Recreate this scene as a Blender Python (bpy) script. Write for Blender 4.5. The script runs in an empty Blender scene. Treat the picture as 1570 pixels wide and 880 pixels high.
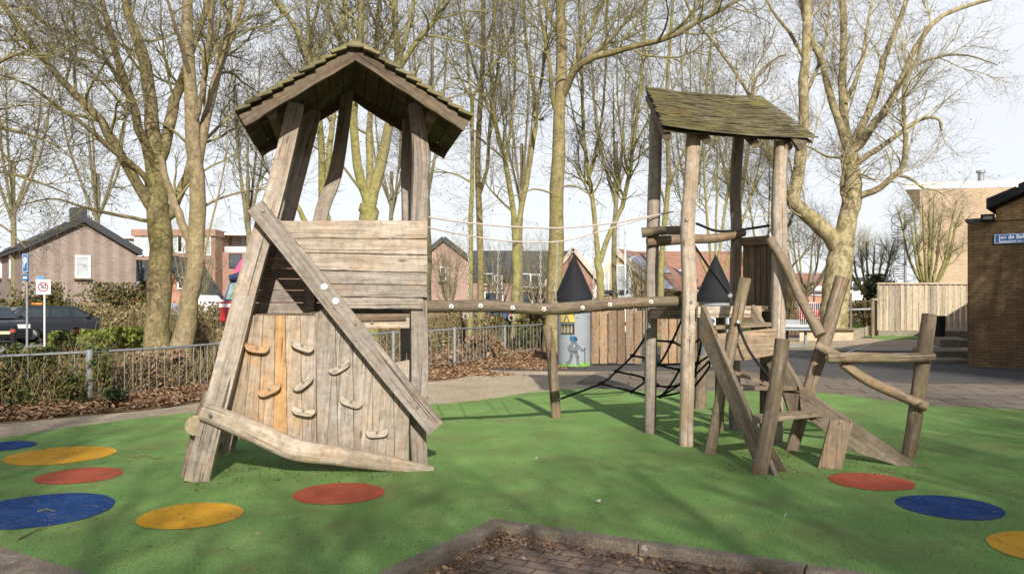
import bpy, math, random
import numpy as np
from mathutils import Vector as Vec
R = math.radians
random.seed(7)
C = bpy.context.scene.collection
SC = bpy.context.scene

# ------------------------------------------------------------------ camera, sky, sun, exposure
F, U0, V0, H = 1220.0, 785.0, 462.0, 1.55
cd = bpy.data.cameras.new('camera'); cam = bpy.data.objects.new('camera', cd); C.objects.link(cam)
cam.location = (0, 0, H); cam.rotation_euler = (R(90), 0, 0)
cd.sensor_width = 36; cd.lens = 36 * F / 1570; cd.shift_y = 22 / 1570.0
cd.clip_start = .05; cd.clip_end = 3000
SC.camera = cam
SUN_EL, SUN_AZ = R(29.5), R(10)           # sun behind the camera, a little to its right
w = bpy.data.worlds.new('World'); SC.world = w; w.use_nodes = True
nt = w.node_tree; nt.nodes.clear()
out = nt.nodes.new('ShaderNodeOutputWorld')
sky = nt.nodes.new('ShaderNodeTexSky'); sky.sky_type = 'NISHITA'; sky.sun_disc = False
sky.sun_elevation = SUN_EL; sky.sun_rotation = math.pi - SUN_AZ
b1 = nt.nodes.new('ShaderNodeBackground'); b1.inputs[1].default_value = .11
b2 = nt.nodes.new('ShaderNodeBackground'); b2.inputs[0].default_value = (.95, .965, 1, 1); b2.inputs[1].default_value = .64
tc = nt.nodes.new('ShaderNodeTexCoord'); mp = nt.nodes.new('ShaderNodeMapping'); mp.inputs['Scale'].default_value = (1.2, 1.2, 4.5)
nz = nt.nodes.new('ShaderNodeTexNoise'); nz.inputs['Scale'].default_value = 2.2; nz.inputs['Detail'].default_value = 6
rp = nt.nodes.new('ShaderNodeValToRGB'); rp.color_ramp.elements[0].position = .28; rp.color_ramp.elements[1].position = .68
rp.color_ramp.elements[0].color = (.87, .87, .87, 1); rp.color_ramp.elements[1].color = (.96, .96, .96, 1)
mx = nt.nodes.new('ShaderNodeMixShader')
L = nt.links.new
L(tc.outputs['Generated'], mp.inputs[0]); L(mp.outputs[0], nz.inputs['Vector']); L(nz.outputs[0], rp.inputs[0])
sx = nt.nodes.new('ShaderNodeSeparateXYZ'); mr = nt.nodes.new('ShaderNodeMapRange'); mr.inputs['From Min'].default_value = .30; mr.inputs['From Max'].default_value = .75   # thin cloud low down, bluer overhead
mr.inputs['To Min'].default_value = 1; mr.inputs['To Max'].default_value = .22; mm = nt.nodes.new('ShaderNodeMath'); mm.operation = 'MULTIPLY'
L(tc.outputs['Generated'], sx.inputs[0]); L(sx.outputs['Z'], mr.inputs['Value']); L(rp.outputs[0], mm.inputs[0]); L(mr.outputs[0], mm.inputs[1]); L(mm.outputs[0], mx.inputs[0])

L(sky.outputs[0], b1.inputs[0]); L(b1.outputs[0], mx.inputs[1]); L(b2.outputs[0], mx.inputs[2]); L(mx.outputs[0], out.inputs[0])
sd = bpy.data.lights.new('sun', 'SUN'); sd.energy = 4.2; sd.angle = R(.53); sd.color = (1, .955, .885)
sun = bpy.data.objects.new('sun', sd); C.objects.link(sun)
SDIR = Vec((math.sin(SUN_AZ) * math.cos(SUN_EL), -math.cos(SUN_AZ) * math.cos(SUN_EL), math.sin(SUN_EL)))
sun.rotation_euler = SDIR.to_track_quat('Z', 'Y').to_euler(); sun.location = SDIR * 60
SC.view_settings.view_transform = 'Standard'; SC.view_settings.look = 'None'
SC.view_settings.exposure = .66; SC.view_settings.gamma = 1

# ------------------------------------------------------------------ measuring helpers
def pt(u, v, Y): return Vec(((u - U0) / F * Y, Y, H - (v - V0) / F * Y))
def gp(u, v, z=0.0):
    Y = (H - z) * F / (v - V0); return Vec(((u - U0) / F * Y, Y, z))
def lerp(a, b, t): return a + (b - a) * t
def polyat(ks, t):
    n = len(ks) - 1; x = min(max(t, 0), 1) * n; i = min(int(x), n - 1); return lerp(ks[i], ks[i + 1], x - i)

# ------------------------------------------------------------------ materials
class N:
    def __init__(s, name, rough=.85, spec=.25, metal=0):
        s.m = bpy.data.materials.new(name); s.m.use_nodes = True; s.t = s.m.node_tree
        s.b = s.t.nodes['Principled BSDF']; s.b.inputs['Roughness'].default_value = rough
        s.b.inputs['Specular IOR Level'].default_value = spec; s.b.inputs['Metallic'].default_value = metal
        s.tc = s.t.nodes.new('ShaderNodeTexCoord')
    def new(s, k): return s.t.nodes.new(k)
    def l(s, a, b): s.t.links.new(a, b)
    def vec(s, src='UV', scale=(1, 1, 1), rot=(0, 0, 0)):
        m = s.new('ShaderNodeMapping'); m.inputs['Scale'].default_value = scale; m.inputs['Rotation'].default_value = rot
        s.l(s.tc.outputs[src], m.inputs[0]); return m.outputs[0]
    def noise(s, v, scale, detail=4, rough=.6, dist=0):
        n = s.new('ShaderNodeTexNoise'); n.inputs['Scale'].default_value = scale; n.inputs['Detail'].default_value = detail
        n.inputs['Roughness'].default_value = rough; n.inputs['Distortion'].default_value = dist
        s.l(v, n.inputs['Vector']); return n.outputs[0]
    def ramp(s, f, *st):
        r = s.new('ShaderNodeValToRGB'); e = r.color_ramp.elements
        while len(e) < len(st): e.new(.5)
        for i, (p, c) in enumerate(st):
            e[i].position = p; e[i].color = (c[0], c[1], c[2], 1) if not isinstance(c, (int, float)) else (c, c, c, 1)
        s.l(f, r.inputs[0]); return r.outputs[0]
    def mix(s, f, a, b, mode='MIX'):
        m = s.new('ShaderNodeMix'); m.data_type = 'RGBA'; m.blend_type = mode
        for sock, v in ((m.inputs[0], f), (m.inputs[6], a), (m.inputs[7], b)):
            if hasattr(v, 'is_linked'): s.l(v, sock)
            elif isinstance(v, (int, float)): sock.default_value = v
            else: sock.default_value = (v[0], v[1], v[2], 1)
        return m.outputs[2]
    def math(s, op, a, b=0):
        m = s.new('ShaderNodeMath'); m.operation = op
        for sock, v in ((m.inputs[0], a), (m.inputs[1], b)):
            if hasattr(v, 'is_linked'): s.l(v, sock)
            else: sock.default_value = v
        return m.outputs[0]
    def attr(s, name):
        a = s.new('ShaderNodeAttribute'); a.attribute_name = name; return a.outputs['Fac']
    def bump(s, h, strength=.4, dist=.01):
        b = s.new('ShaderNodeBump'); b.inputs['Strength'].default_value = strength; b.inputs['Distance'].default_value = dist
        s.l(h, b.inputs['Height']); s.l(b.outputs[0], s.b.inputs['Normal'])
    def col(s, c):
        if hasattr(c, 'is_linked'): s.l(c, s.b.inputs['Base Color'])
        else: s.b.inputs['Base Color'].default_value = (c[0], c[1], c[2], 1)
        return s.m
def plain(name, c, rough=.7, spec=.3, metal=0, var=.15, scale=6):
    n = N(name, rough, spec, metal)
    f = n.noise(n.vec('Object'), scale, 5)
    return n.col(n.ramp(f, (.25, [x * (1 - var) for x in c]), (.75, [min(1, x * (1 + var)) for x in c])))
def wood(name, dark, mid, light, moss=None, grain=30, bumps=.5, mossamt=.6, warm=.5):
    n = N(name, .88, .15)
    g = n.noise(n.vec('UV', (1.3, grain, 1)), 1.0, 7, .68, .6)
    g2 = n.noise(n.vec('UV', (3.5, grain * 4, 1)), 1.0, 3, .6)
    big = n.noise(n.vec('UV', (.9, 2.5, 1)), 1.4, 4, .6, .8)
    c = n.ramp(g, (.28, dark), (.47, mid), (.70, light))
    c = n.mix(.45, c, n.ramp(g2, (.3, .55), (.6, 1.0)), 'MULTIPLY')
    c = n.mix(n.ramp(big, (.42, 0.0), (.72, .75)), c, [dark[i] * .55 + mid[i] * .45 for i in range(3)])
    # long dark drying cracks
    cr = n.noise(n.vec('UV', (.8, grain * 1.6, 1)), 1.0, 2, .5, 1.2)
    c = n.mix(n.ramp(cr, (.325, .8), (.36, 0.0)), c, [x * .3 for x in dark])
    # knots
    vo = n.new('ShaderNodeTexVoronoi'); vo.inputs['Scale'].default_value = 1; n.l(n.vec('UV', (2.2, 7, 1)), vo.inputs['Vector'])
    c = n.mix(n.ramp(vo.outputs[0], (.05, .8), (.13, 0.0)), c, [x * .5 for x in dark])
    mt = n.noise(n.vec('Object'), 15, 6, .72); c = n.mix(.75, c, n.ramp(mt, (.30, .5), (.52, 1.0), (.72, 1.3)), 'MULTIPLY')
    sp_ = n.noise(n.vec('Object'), 3.2, 4, .6, .5); c = n.mix(n.ramp(sp_, (.5, 0.0), (.7, warm)), c, n.mix(1.0, c, (1.12, .88, .62), 'MULTIPLY'))
    t = n.attr('tint')
    c = n.mix(1.0, c, n.ramp(t, (0, (.62, .60, .60)), (.5, (.95, .94, .93)), (1, (1.28, 1.20, 1.08))), 'MULTIPLY')
    if moss:
        mo = n.noise(n.vec('Object'), 2.6, 6, .7)
        c = n.mix(n.ramp(mo, (.48, 0.0), (.66, mossamt)), c, moss)
    n.bump(n.math('ADD', g, n.math('MULTIPLY', g2, .4)), bumps, .006)
    return n.col(c)
WOOD = wood('weathered_planks', (.15, .118, .09), (.35, .30, .25), (.51, .455, .395), (.24, .20, .13), mossamt=.3)
LOG = wood('weathered_logs', (.095, .066, .042), (.235, .178, .125), (.40, .325, .245), (.19, .165, .08), grain=20, bumps=1, mossamt=.5)
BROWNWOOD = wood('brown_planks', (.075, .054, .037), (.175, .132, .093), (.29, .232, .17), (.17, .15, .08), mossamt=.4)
ORANGEWOOD = wood('orange_plank', (.34, .19, .08), (.45, .27, .12), (.52, .34, .18))
TANWOOD = wood('tan_hold', (.30, .19, .10), (.42, .28, .155), (.50, .35, .20))
HOLDW = wood('pale_hold', (.30, .24, .18), (.43, .37, .30), (.55, .48, .40), mossamt=.1)
SHINGLE = wood('mossy_shingles', (.06, .052, .03), (.17, .15, .09), (.34, .305, .19), (.25, .235, .075), grain=26, bumps=1, mossamt=.55)
STAIRW = wood('stair_planks', (.11, .08, .054), (.25, .195, .14), (.39, .32, .245), (.22, .19, .10), mossamt=.35)
WARMW = wood('warm_planks', (.19, .135, .088), (.39, .305, .22), (.52, .43, .325), (.26, .2, .12), mossamt=.2, warm=1)
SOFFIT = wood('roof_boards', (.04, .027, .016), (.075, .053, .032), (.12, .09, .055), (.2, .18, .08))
PALE = wood('pale_fence_boards', (.34, .28, .20), (.45, .38, .285), (.53, .455, .35), grain=14, warm=.3)
def endgrain():
    n = N('end_grain', .9, .1)
    f = n.noise(n.vec('UV', (1, 1, 1)), 22, 4)
    return n.col(n.ramp(f, (.3, (.24, .18, .10)), (.7, (.44, .36, .24))))
END = endgrain()
ROPE = plain('black_rope', (.018, .018, .02), .8, .2)
PINKROPE = plain('faded_pink_rope', (.50, .42, .37), .8, .2)
CHAIN = plain('steel_chain', (.42, .39, .35), .5, .5, .3)
GALV = plain('galvanised_steel', (.26, .27, .27), .5, .5, .4, .25, 14)
BOLT = plain('bolt_steel', (.22, .2, .18), .5, .5, .6)
CAP = plain('white_plastic', (.78, .76, .70), .5, .4, 0, .1)
WHITE = plain('white_paint', (.78, .78, .75), .55, .35, 0, .06)
DARKM = plain('dark_metal', (.03, .032, .035), .5, .4)
CONC = None
def groundmat(name, a, b, scale=3, fine=60, speck=None, bump=.3, rough=.92, extra=None):
    n = N(name, rough, .12)
    v = n.vec('Object')
    f = n.noise(v, scale, 7, .62, .3); g = n.noise(v, fine, 4, .7)
    c = n.ramp(f, (.3, a), (.7, b))
    c = n.mix(.95, c, n.ramp(g, (.28, .42), (.7, 1.35)), 'MULTIPLY')
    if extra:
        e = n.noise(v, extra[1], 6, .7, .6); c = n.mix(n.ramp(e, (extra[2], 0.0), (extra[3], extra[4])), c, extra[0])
    if speck:
        k = n.noise(v, speck[1], 2, .5); c = n.mix(n.ramp(k, (speck[2], 0.0), (speck[2] + .04, .8)), c, speck[0])
    n.bump(g, bump, .01)
    return n.col(c)
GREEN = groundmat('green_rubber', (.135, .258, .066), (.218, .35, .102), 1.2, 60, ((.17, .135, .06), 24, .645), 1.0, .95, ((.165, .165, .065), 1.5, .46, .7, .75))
DIRT = groundmat('sandy_dirt', (.34, .265, .175), (.48, .39, .275), .8, 40, ((.2, .13, .06), 22, .63), .5, .95)
SOIL = groundmat('leafy_soil', (.13, .085, .05), (.25, .15, .075), 2.2, 14, ((.07, .05, .03), 9, .55), .8, .95)
ASPH = groundmat('asphalt', (.075, .07, .068), (.115, .107, .10), .5, 50, None, .3)
ROADM = groundmat('road_grey', (.24, .225, .21), (.31, .295, .275), .3, 40, None, .2)
GRASS = groundmat('grass_verge', (.06, .13, .02), (.13, .22, .04), 1.5, 20, None, .6)
CONC = groundmat('mossy_concrete', (.19, .15, .108), (.32, .265, .195), 3.5, 80, ((.42, .39, .33), 14, .69), .8, .92, ((.09, .075, .045), 4, .5, .75, .7))
def discmat(name, c):
    n = N(name, .9, .15); v = n.vec('Object')
    f = n.noise(v, 2.5, 6); g = n.noise(v, 110, 3, .7); d = n.noise(v, 16, 5, .7)
    k = n.mix(.6, n.ramp(f, (.3, [x * .8 for x in c]), (.7, [min(1, x * 1.12) for x in c])), n.ramp(g, (.3, .7), (.7, 1.1)), 'MULTIPLY')
    k = n.mix(n.ramp(d, (.56, 0.0), (.72, .7)), k, (.2, .15, .08)); w_ = n.noise(v, 5, 6, .7, 1.0); k = n.mix(n.ramp(w_, (.5, 0.0), (.7, .35)), k, [x * .45 + .09 for x in c]); n.bump(g, .4, .008)
    return n.col(k)
DY, DR, DB = discmat('yellow_rubber', (.60, .31, .02)), discmat('red_rubber', (.40, .085, .04)), discmat('blue_rubber', (.010, .05, .17))
def brick(name, c1, c2, mortar, bw=.22, rh=.07, stripes=0, stain=.3, ms=.008, off=.5):
    n = N(name, .9, .15)
    v = n.vec('UV')
    b = n.new('ShaderNodeTexBrick'); n.l(v, b.inputs['Vector']); b.offset = off
    b.inputs['Scale'].default_value = 1; b.inputs['Brick Width'].default_value = bw; b.inputs['Row Height'].default_value = rh
    b.inputs['Mortar Size'].default_value = ms; b.inputs['Color1'].default_value = (*c1, 1); b.inputs['Color2'].default_value = (*c2, 1)
    b.inputs['Mortar'].default_value = (*mortar, 1); b.inputs['Bias'].default_value = -.1
    c = b.outputs[0]
    f = n.noise(v, .9, 6, .65); c = n.mix(stain, c, n.ramp(f, (.3, .45), (.7, 1.25)), 'MULTIPLY')
    g = n.noise(v, 30, 3, .7); c = n.mix(.5, c, n.ramp(g, (.3, .65), (.7, 1.2)), 'MULTIPLY')
    if stripes:
        wv = n.new('ShaderNodeTexWave'); wv.inputs['Scale'].default_value = stripes; wv.inputs['Distortion'].default_value = .6; n.l(v, wv.inputs['Vector'])
        c = n.mix(.38, c, n.ramp(wv.outputs[0], (.2, .62), (.8, 1.15)), 'MULTIPLY')
    n.bump(b.outputs['Fac'], -.4, .006)
    return n.col(c)
B_PURPLE = brick('purple_brick', (.25, .18, .145), (.31, .235, .19), (.32, .28, .24), stripes=.55)
B_RED = brick('salmon_brick', (.29, .145, .10), (.36, .19, .135), (.38, .29, .23))
B_ORANGE = brick('orange_brick', (.42, .18, .10), (.50, .25, .15), (.42, .33, .26))
B_BROWN = brick('brown_brick', (.15, .096, .045), (.205, .132, .067), (.10, .07, .04), stain=.85)
B_ROW = brick('rustic_brick', (.34, .19, .145), (.42, .26, .2), (.42, .34, .29), rh=.16, ms=.02)
B_YEL = brick('yellow_brick', (.50, .34, .17), (.58, .42, .23), (.5, .42, .3))
B_BEIGE = brick('beige_brick', (.42, .30, .19), (.50, .37, .25), (.46, .36, .26), stain=.25)
PAVER = brick('front_pavers', (.215, .148, .108), (.33, .24, .18), (.12, .086, .062), .21, .105, stain=.8, ms=.008)
SLAB = brick('plaza_slabs', (.19, .155, .115), (.25, .205, .155), (.085, .07, .05), .90, .60, stain=.6, ms=.018)
def tiles(name, c, rh=.25, bw=.3):
    return brick(name, [x * .85 for x in c], [x * 1.15 for x in c], [x * .45 for x in c], bw, rh, stain=.3, ms=.025)
T_DARK, T_RED = tiles('slate_tiles', (.09, .092, .095)), tiles('red_tiles', (.36, .19, .13))
def solar():
    n = N('solar_panel', .2, .6); b = n.new('ShaderNodeTexBrick'); n.l(n.vec('UV'), b.inputs['Vector']); b.offset = 0
    b.inputs['Scale'].default_value = 1; b.inputs['Brick Width'].default_value = 1.0; b.inputs['Row Height'].default_value = 1.6; b.inputs['Mortar Size'].default_value = .05
    b.inputs['Color1'].default_value = (.03, .05, .13, 1); b.inputs['Color2'].default_value = (.04, .065, .16, 1); b.inputs['Mortar'].default_value = (.35, .38, .42, 1)
    return n.col(b.outputs[0])
SOLAR = solar()
GLASS = plain('window_glass', (.05, .06, .07), .08, .7, 0, .3, 2)
CURTAIN = plain('window_blind', (.42, .44, .44), .35, .5, 0, .3, 2)
def bark(name, a, b, moss, ms=.5, patch=None):
    n = N(name, .92, .1)
    f = n.noise(n.vec('Object', (1, 1, .4)), 12, 9, .75, .8); h = n.noise(n.vec('Object', (1, 1, 1.6)), 4, 7, .75, 1.2); g = n.noise(n.vec('Object', (1, 1, .6)), 1.3, 5, .65)
    c = n.ramp(f, (.3, a), (.68, b))
    if patch:
        p = n.noise(n.vec('Object', (1, 1, .55)), 4.5, 3, .5, .4); c = n.mix(n.ramp(p, (.5, 0.0), (.54, .85)), c, patch)
    c = n.mix(n.ramp(g, (.42, 0.0), (.66, ms)), c, moss)
    c = n.mix(.9, c, n.ramp(h, (.3, .42), (.5, .95), (.7, 1.25)), 'MULTIPLY')
    n.bump(n.math('ADD', f, h), 1.0, .04)
    return n.col(c)
BARK = bark('mossy_bark', (.13, .095, .05), (.43, .345, .185), (.235, .215, .06), .75)
BARKG = bark('green_bark', (.14, .115, .055), (.42, .36, .18), (.31, .30, .075), .8)
BARKB = bark('tan_bark', (.16, .115, .065), (.44, .35, .21), (.33, .27, .12), .55)
PLANE = bark('plane_bark', (.33, .26, .14), (.52, .44, .27), (.27, .24, .08), .45, (.24, .19, .10))
LIMB = plain('limb_bark', (.24, .215, .085), .9, .1, 0, .45, 3)
LIMBP = plain('plane_limb_bark', (.38, .33, .19), .9, .1, 0, .4, 3)
TWIG = plain('twig_bark', (.135, .115, .092), .9, .1, 0, .3, 3)
BARKF = bark('grey_green_bark', (.13, .11, .07), (.31, .27, .17), (.22, .21, .09), .6)
LIMBF = plain('far_limb_bark', (.24, .215, .13), .9, .1, 0, .4, 3)
TWIGO = plain('olive_twig_bark', (.27, .24, .14), .9, .1, 0, .3, 3)
CONE = plain('cone_brown', (.035, .026, .02), .9, .1)

# ------------------------------------------------------------------ mesh helpers
def origin_of(p):
    o = Vec((0, 0, 0))
    while p is not None: o = o + Vec(p.location); p = p.parent
    return o
class MB:
    def __init__(s): s.V, s.F, s.UV, s.M, s.T, s.S = [], [], [], [], [], []
    def add(s, vs, fs, uvs, mat=0, tint=None, smooth=False):
        o = len(s.V); s.V += [tuple(v) for v in vs]; t = random.random() if tint is None else tint
        for f, uv in zip(fs, uvs):
            s.F.append([i + o for i in f]); s.UV += uv; s.M.append(mat if not isinstance(mat, list) else mat.pop(0)); s.T.append(t); s.S.append(smooth)
    def prism(s, ol, d, ua, mat=0, tint=None):
        """outline (3D points in a plane) pushed along d; grain/courses run along ua"""
        ol = [Vec(p) for p in ol]; d = Vec(d); ua = Vec(ua).normalized(); n = len(ol)
        va = d.normalized().cross(ua).normalized(); nn = d.normalized()
        ru, rv = random.random() * 9, random.random() * 9
        if mat_is_wall(mat): ru = rv = 0
        vs = ol + [p + d for p in ol]
        q = lambda p, k=0: (p.dot(ua) + ru, p.dot(va) + rv + k * p.dot(nn))
        fs = [list(range(n)), list(range(2 * n - 1, n - 1, -1))]
        uvs = [[q(ol[i]) for i in fs[0]], [q(vs[i]) for i in fs[1]]]
        for i in range(n):
            j = (i + 1) % n; e = (ol[j] - ol[i]); f = [i, n + i, n + j, j]; fs.append(f)
            if abs(e.normalized().dot(ua)) > .5: uvs.append([(vs[k].dot(ua) + ru, vs[k].dot(nn) + rv) for k in f])
            else: uvs.append([(vs[k].dot(nn) + ru, vs[k].dot(va) + rv) for k in f])
        s.add(vs, fs, uvs, getattr(mat, 'i', mat), tint)
    def box(s, c, hx, hy, hz, mat=0, ua=None, tint=None):
        c, hx, hy, hz = Vec(c), Vec(hx), Vec(hy), Vec(hz)
        s.prism([c - hx - hz - hy, c + hx - hz - hy, c + hx + hz - hy, c - hx + hz - hy], hy * 2, ua or (hx if hx.length >= hz.length else hz), mat, tint)
    def abox(s, x0, x1, y0, y1, z0, z1, mat=0, ua=None):
        s.box(((x0 + x1) / 2, (y0 + y1) / 2, (z0 + z1) / 2), ((x1 - x0) / 2, 0, 0), (0, (y1 - y0) / 2, 0), (0, 0, (z1 - z0) / 2), mat, ua)
    def tube(s, pts, rad, S=10, sq=2.0, asp=1.0, ref=None, mat=0, cap=0, jit=0.0, tint=None, smooth=None):
        """log through pts; sq>2 = squarer section, asp = second axis / first"""
        pts = [Vec(p) for p in pts]; n = len(pts); smooth = sq < 4.5 if smooth is None else smooth
        rad = [rad] * n if isinstance(rad, (int, float)) else ([polyat(rad, i / (n - 1)) for i in range(n)])
        ru, rv = random.random() * 9, random.random() * 9; vs = []; us = []; L = 0
        r0 = Vec(ref) if ref else None
        for i in range(n):
            t = (pts[min(i + 1, n - 1)] - pts[max(i - 1, 0)]).normalized()
            if r0 is None: r0 = Vec((0, 0, 1)) if abs(t.z) < .8 else Vec((1, 0, 0))
            a = (r0 - t * r0.dot(t)).normalized(); b = t.cross(a)
            if i: L += (pts[i] - pts[i - 1]).length
            us.append(L)
            for k in range(S):
                th = 2 * math.pi * (k + .5) / S; c, d = math.cos(th), math.sin(th)
                m = (abs(c) ** sq + abs(d) ** sq) ** (-1 / sq); r = rad[i] * m * (1 + random.uniform(-jit, jit))
                vs.append(pts[i] + a * (c * r) + b * (d * r * asp))
        fs, uvs = [], []; per = 2 * math.pi * rad[0]
        for i in range(n - 1):
            for k in range(S):
                k2 = (k + 1) % S; fs.append([i * S + k, i * S + k2, (i + 1) * S + k2, (i + 1) * S + k])
                v0, v1 = k / S * per + rv, (k + 1) / S * per + rv; uvs.append([(us[i] + ru, v0), (us[i] + ru, v1), (us[i + 1] + ru, v1), (us[i + 1] + ru, v0)])
        s.add(vs, fs, uvs, mat, tint, smooth)
        for i, e in ((0, 1), (n - 1, 0)):
            ring = vs[i * S:(i + 1) * S]
            if e: ring = ring[::-1]
            s.add(ring, [list(range(S))], [[(v.x + v.y * .7, v.z + v.y * .3) for v in ring]], cap, tint, False)
    def disc(s, c, nrm, r, h, mat=0, S=12, dome=.7):
        nrm = Vec(nrm).normalized(); a = nrm.orthogonal().normalized(); b = nrm.cross(a); c = Vec(c); vs = []
        for rr, hh in ((r, 0), (r, h * .6), (r * dome, h)):
            for k in range(S): th = 2 * math.pi * k / S; vs.append(c + nrm * hh + (a * math.cos(th) + b * math.sin(th)) * rr)
        fs = []
        for i in range(2):
            for k in range(S): fs.append([i * S + k, i * S + (k + 1) % S, (i + 1) * S + (k + 1) % S, (i + 1) * S + k])
        fs.append(list(range(2 * S, 3 * S))); fs.append(list(range(S - 1, -1, -1)))
        s.add(vs, fs, [[(vs[i].x, vs[i].z) for i in f] for f in fs], mat)
    def build(s, name, mats, parent=None, bevel=0, kind=None):
        me = bpy.data.meshes.new(name); o = origin_of(parent)
        me.from_pydata([(v[0] - o.x, v[1] - o.y, v[2] - o.z) for v in s.V], [], s.F)
        for m in (mats if isinstance(mats, (list, tuple)) else [mats]): me.materials.append(m)
        uv = me.uv_layers.new(name='UVMap'); uv.data.foreach_set('uv', [x for p in s.UV for x in p])
        me.polygons.foreach_set('material_index', s.M); me.polygons.foreach_set('use_smooth', s.S)
        at = me.attributes.new('tint', 'FLOAT', 'FACE'); at.data.foreach_set('value', s.T)
        me.update(); ob = bpy.data.objects.new(name, me); C.objects.link(ob); ob.parent = parent
        if bevel:
            b = ob.modifiers.new('bevel', 'BEVEL'); b.width = bevel; b.segments = 2; b.limit_method = 'ANGLE'; b.angle_limit = R(40)
        if kind: ob['kind'] = kind
        return ob
class WallMat(int):
    pass
def mat_is_wall(m): return isinstance(m, WallMat)
W0, W1, W2 = WallMat(0), WallMat(1), WallMat(2)
def thing(name, label, cat, loc=(0, 0, 0), group=None):
    o = bpy.data.objects.new(name, None); C.objects.link(o); o.location = loc; o.empty_display_size = .2
    return tag(o, label, cat, group)
def tag(o, label, cat, group=None, kind=None):
    o['label'] = label; o['category'] = cat
    if group: o['group'] = group
    if kind: o['kind'] = kind
    return o
def copy_tree(o, parent=None):
    c = o.copy(); C.objects.link(c); c.parent = parent
    for ch in list(o.children): copy_tree(ch, c)
    return c
def npmesh(name, V, Q, mats, parent=None, midx=None, smooth=False, kind=None, uv=None):
    V = np.asarray(V, np.float32) - np.array(origin_of(parent), np.float32); Q = np.asarray(Q, np.int32); k = Q.shape[1]
    me = bpy.data.meshes.new(name); me.vertices.add(len(V)); me.vertices.foreach_set('co', V.ravel())
    me.loops.add(Q.size); me.loops.foreach_set('vertex_index', Q.ravel())
    me.polygons.add(len(Q)); me.polygons.foreach_set('loop_start', np.arange(0, Q.size, k, dtype=np.int32)); me.polygons.foreach_set('loop_total', np.full(len(Q), k, np.int32))
    for m in mats: me.materials.append(m)
    if midx is not None: me.polygons.foreach_set('material_index', np.asarray(midx, np.int32))
    if smooth: me.polygons.foreach_set('use_smooth', np.ones(len(Q), bool))
    me.update(calc_edges=True); me.validate(); ob = bpy.data.objects.new(name, me); C.objects.link(ob); ob.parent = parent
    if kind: ob['kind'] = kind
    return ob
def curve_pts(pts, n):
    """Catmull-Rom through pts"""
    P = np.array([tuple(p) for p in pts], float); m = len(P)
    if m == 2: return P[0] + (P[1] - P[0]) * np.linspace(0, 1, n)[:, None]
    E = np.vstack([2 * P[0] - P[1], P, 2 * P[-1] - P[-2]]); o = []
    for x in np.linspace(0, m - 1, n):
        i = min(int(x), m - 2); t = x - i; a, b, c, d = E[i:i + 4]
        o.append(.5 * ((2 * b) + (c - a) * t + (2 * a - 5 * b + 4 * c - d) * t * t + (3 * b - a - 3 * c + d) * t ** 3))
    return np.array(o)
def vcurve(pts, n): return [Vec(p) for p in curve_pts(pts, n)]

# ------------------------------------------------------------------ bare trees
def tubes(P, Rr, S):
    Nn, K, _ = P.shape; T = np.gradient(P, axis=1); T /= np.linalg.norm(T, axis=2, keepdims=True) + 1e-9
    m = T.mean(1); ref = np.eye(3)[np.argmin(np.abs(m), axis=1)][:, None, :]
    A = np.cross(T, ref); A /= np.linalg.norm(A, axis=2, keepdims=True) + 1e-9; B = np.cross(T, A)
    th = 2 * np.pi * np.arange(S) / S
    V = P[:, :, None, :] + Rr[:, :, None, None] * (A[:, :, None, :] * np.cos(th)[None, None, :, None] + B[:, :, None, :] * np.sin(th)[None, None, :, None])
    idx = np.arange(Nn * K * S).reshape(Nn, K, S); i2 = np.roll(idx, -1, axis=2)
    Q = np.stack([idx[:, :-1], idx[:, 1:], i2[:, 1:], i2[:, :-1]], -1).reshape(-1, 4)
    return V.reshape(-1, 3), Q
def spawn(rg, P, Rr, M, K, t0, t1, length, ang, up, wob, rr, rmax, droop=0, curl=.09):
    Nn, Kp, _ = P.shape; seg = np.linalg.norm(np.diff(P, axis=1), axis=2).sum(1); pi = rg.choice(Nn, M, p=seg / seg.sum())
    t = rg.uniform(t0, t1, M); x = t * (Kp - 1); i = np.minimum(x.astype(int), Kp - 2); f = (x - i)[:, None]
    p0 = P[pi, i] * (1 - f) + P[pi, i + 1] * f; tan = P[pi, i + 1] - P[pi, i]; tan /= np.linalg.norm(tan, axis=1, keepdims=True) + 1e-9
    rp_ = Rr[pi, i] * (1 - f[:, 0]) + Rr[pi, i + 1] * f[:, 0]
    rv = rg.normal(size=(M, 3)); rv -= tan * (rv * tan).sum(1, keepdims=True); rv /= np.linalg.norm(rv, axis=1, keepdims=True)
    a = R(ang) * rg.uniform(.6, 1.35, M)[:, None]; d = tan * np.cos(a) + rv * np.sin(a)
    Ln = length * rg.uniform(.5, 1.35, M) * (1.15 - .55 * t); st = (Ln / (K - 1))[:, None]
    out_ = np.empty((M, K, 3)); out_[:, 0] = p0; cu = rg.normal(size=(M, 3)) * curl * 8 / K
    for k in range(1, K):
        d = d + cu + wob * rg.normal(size=(M, 3)) + np.array([0, 0, up - droop * k / K]); d /= np.linalg.norm(d, axis=1, keepdims=True); out_[:, k] = out_[:, k - 1] + d * st
    r0 = np.minimum(rp_ * rr, rmax)[:, None]; s = np.linspace(0, 1, K)[None]
    return out_, r0 * (1 - .72 * s)
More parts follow.
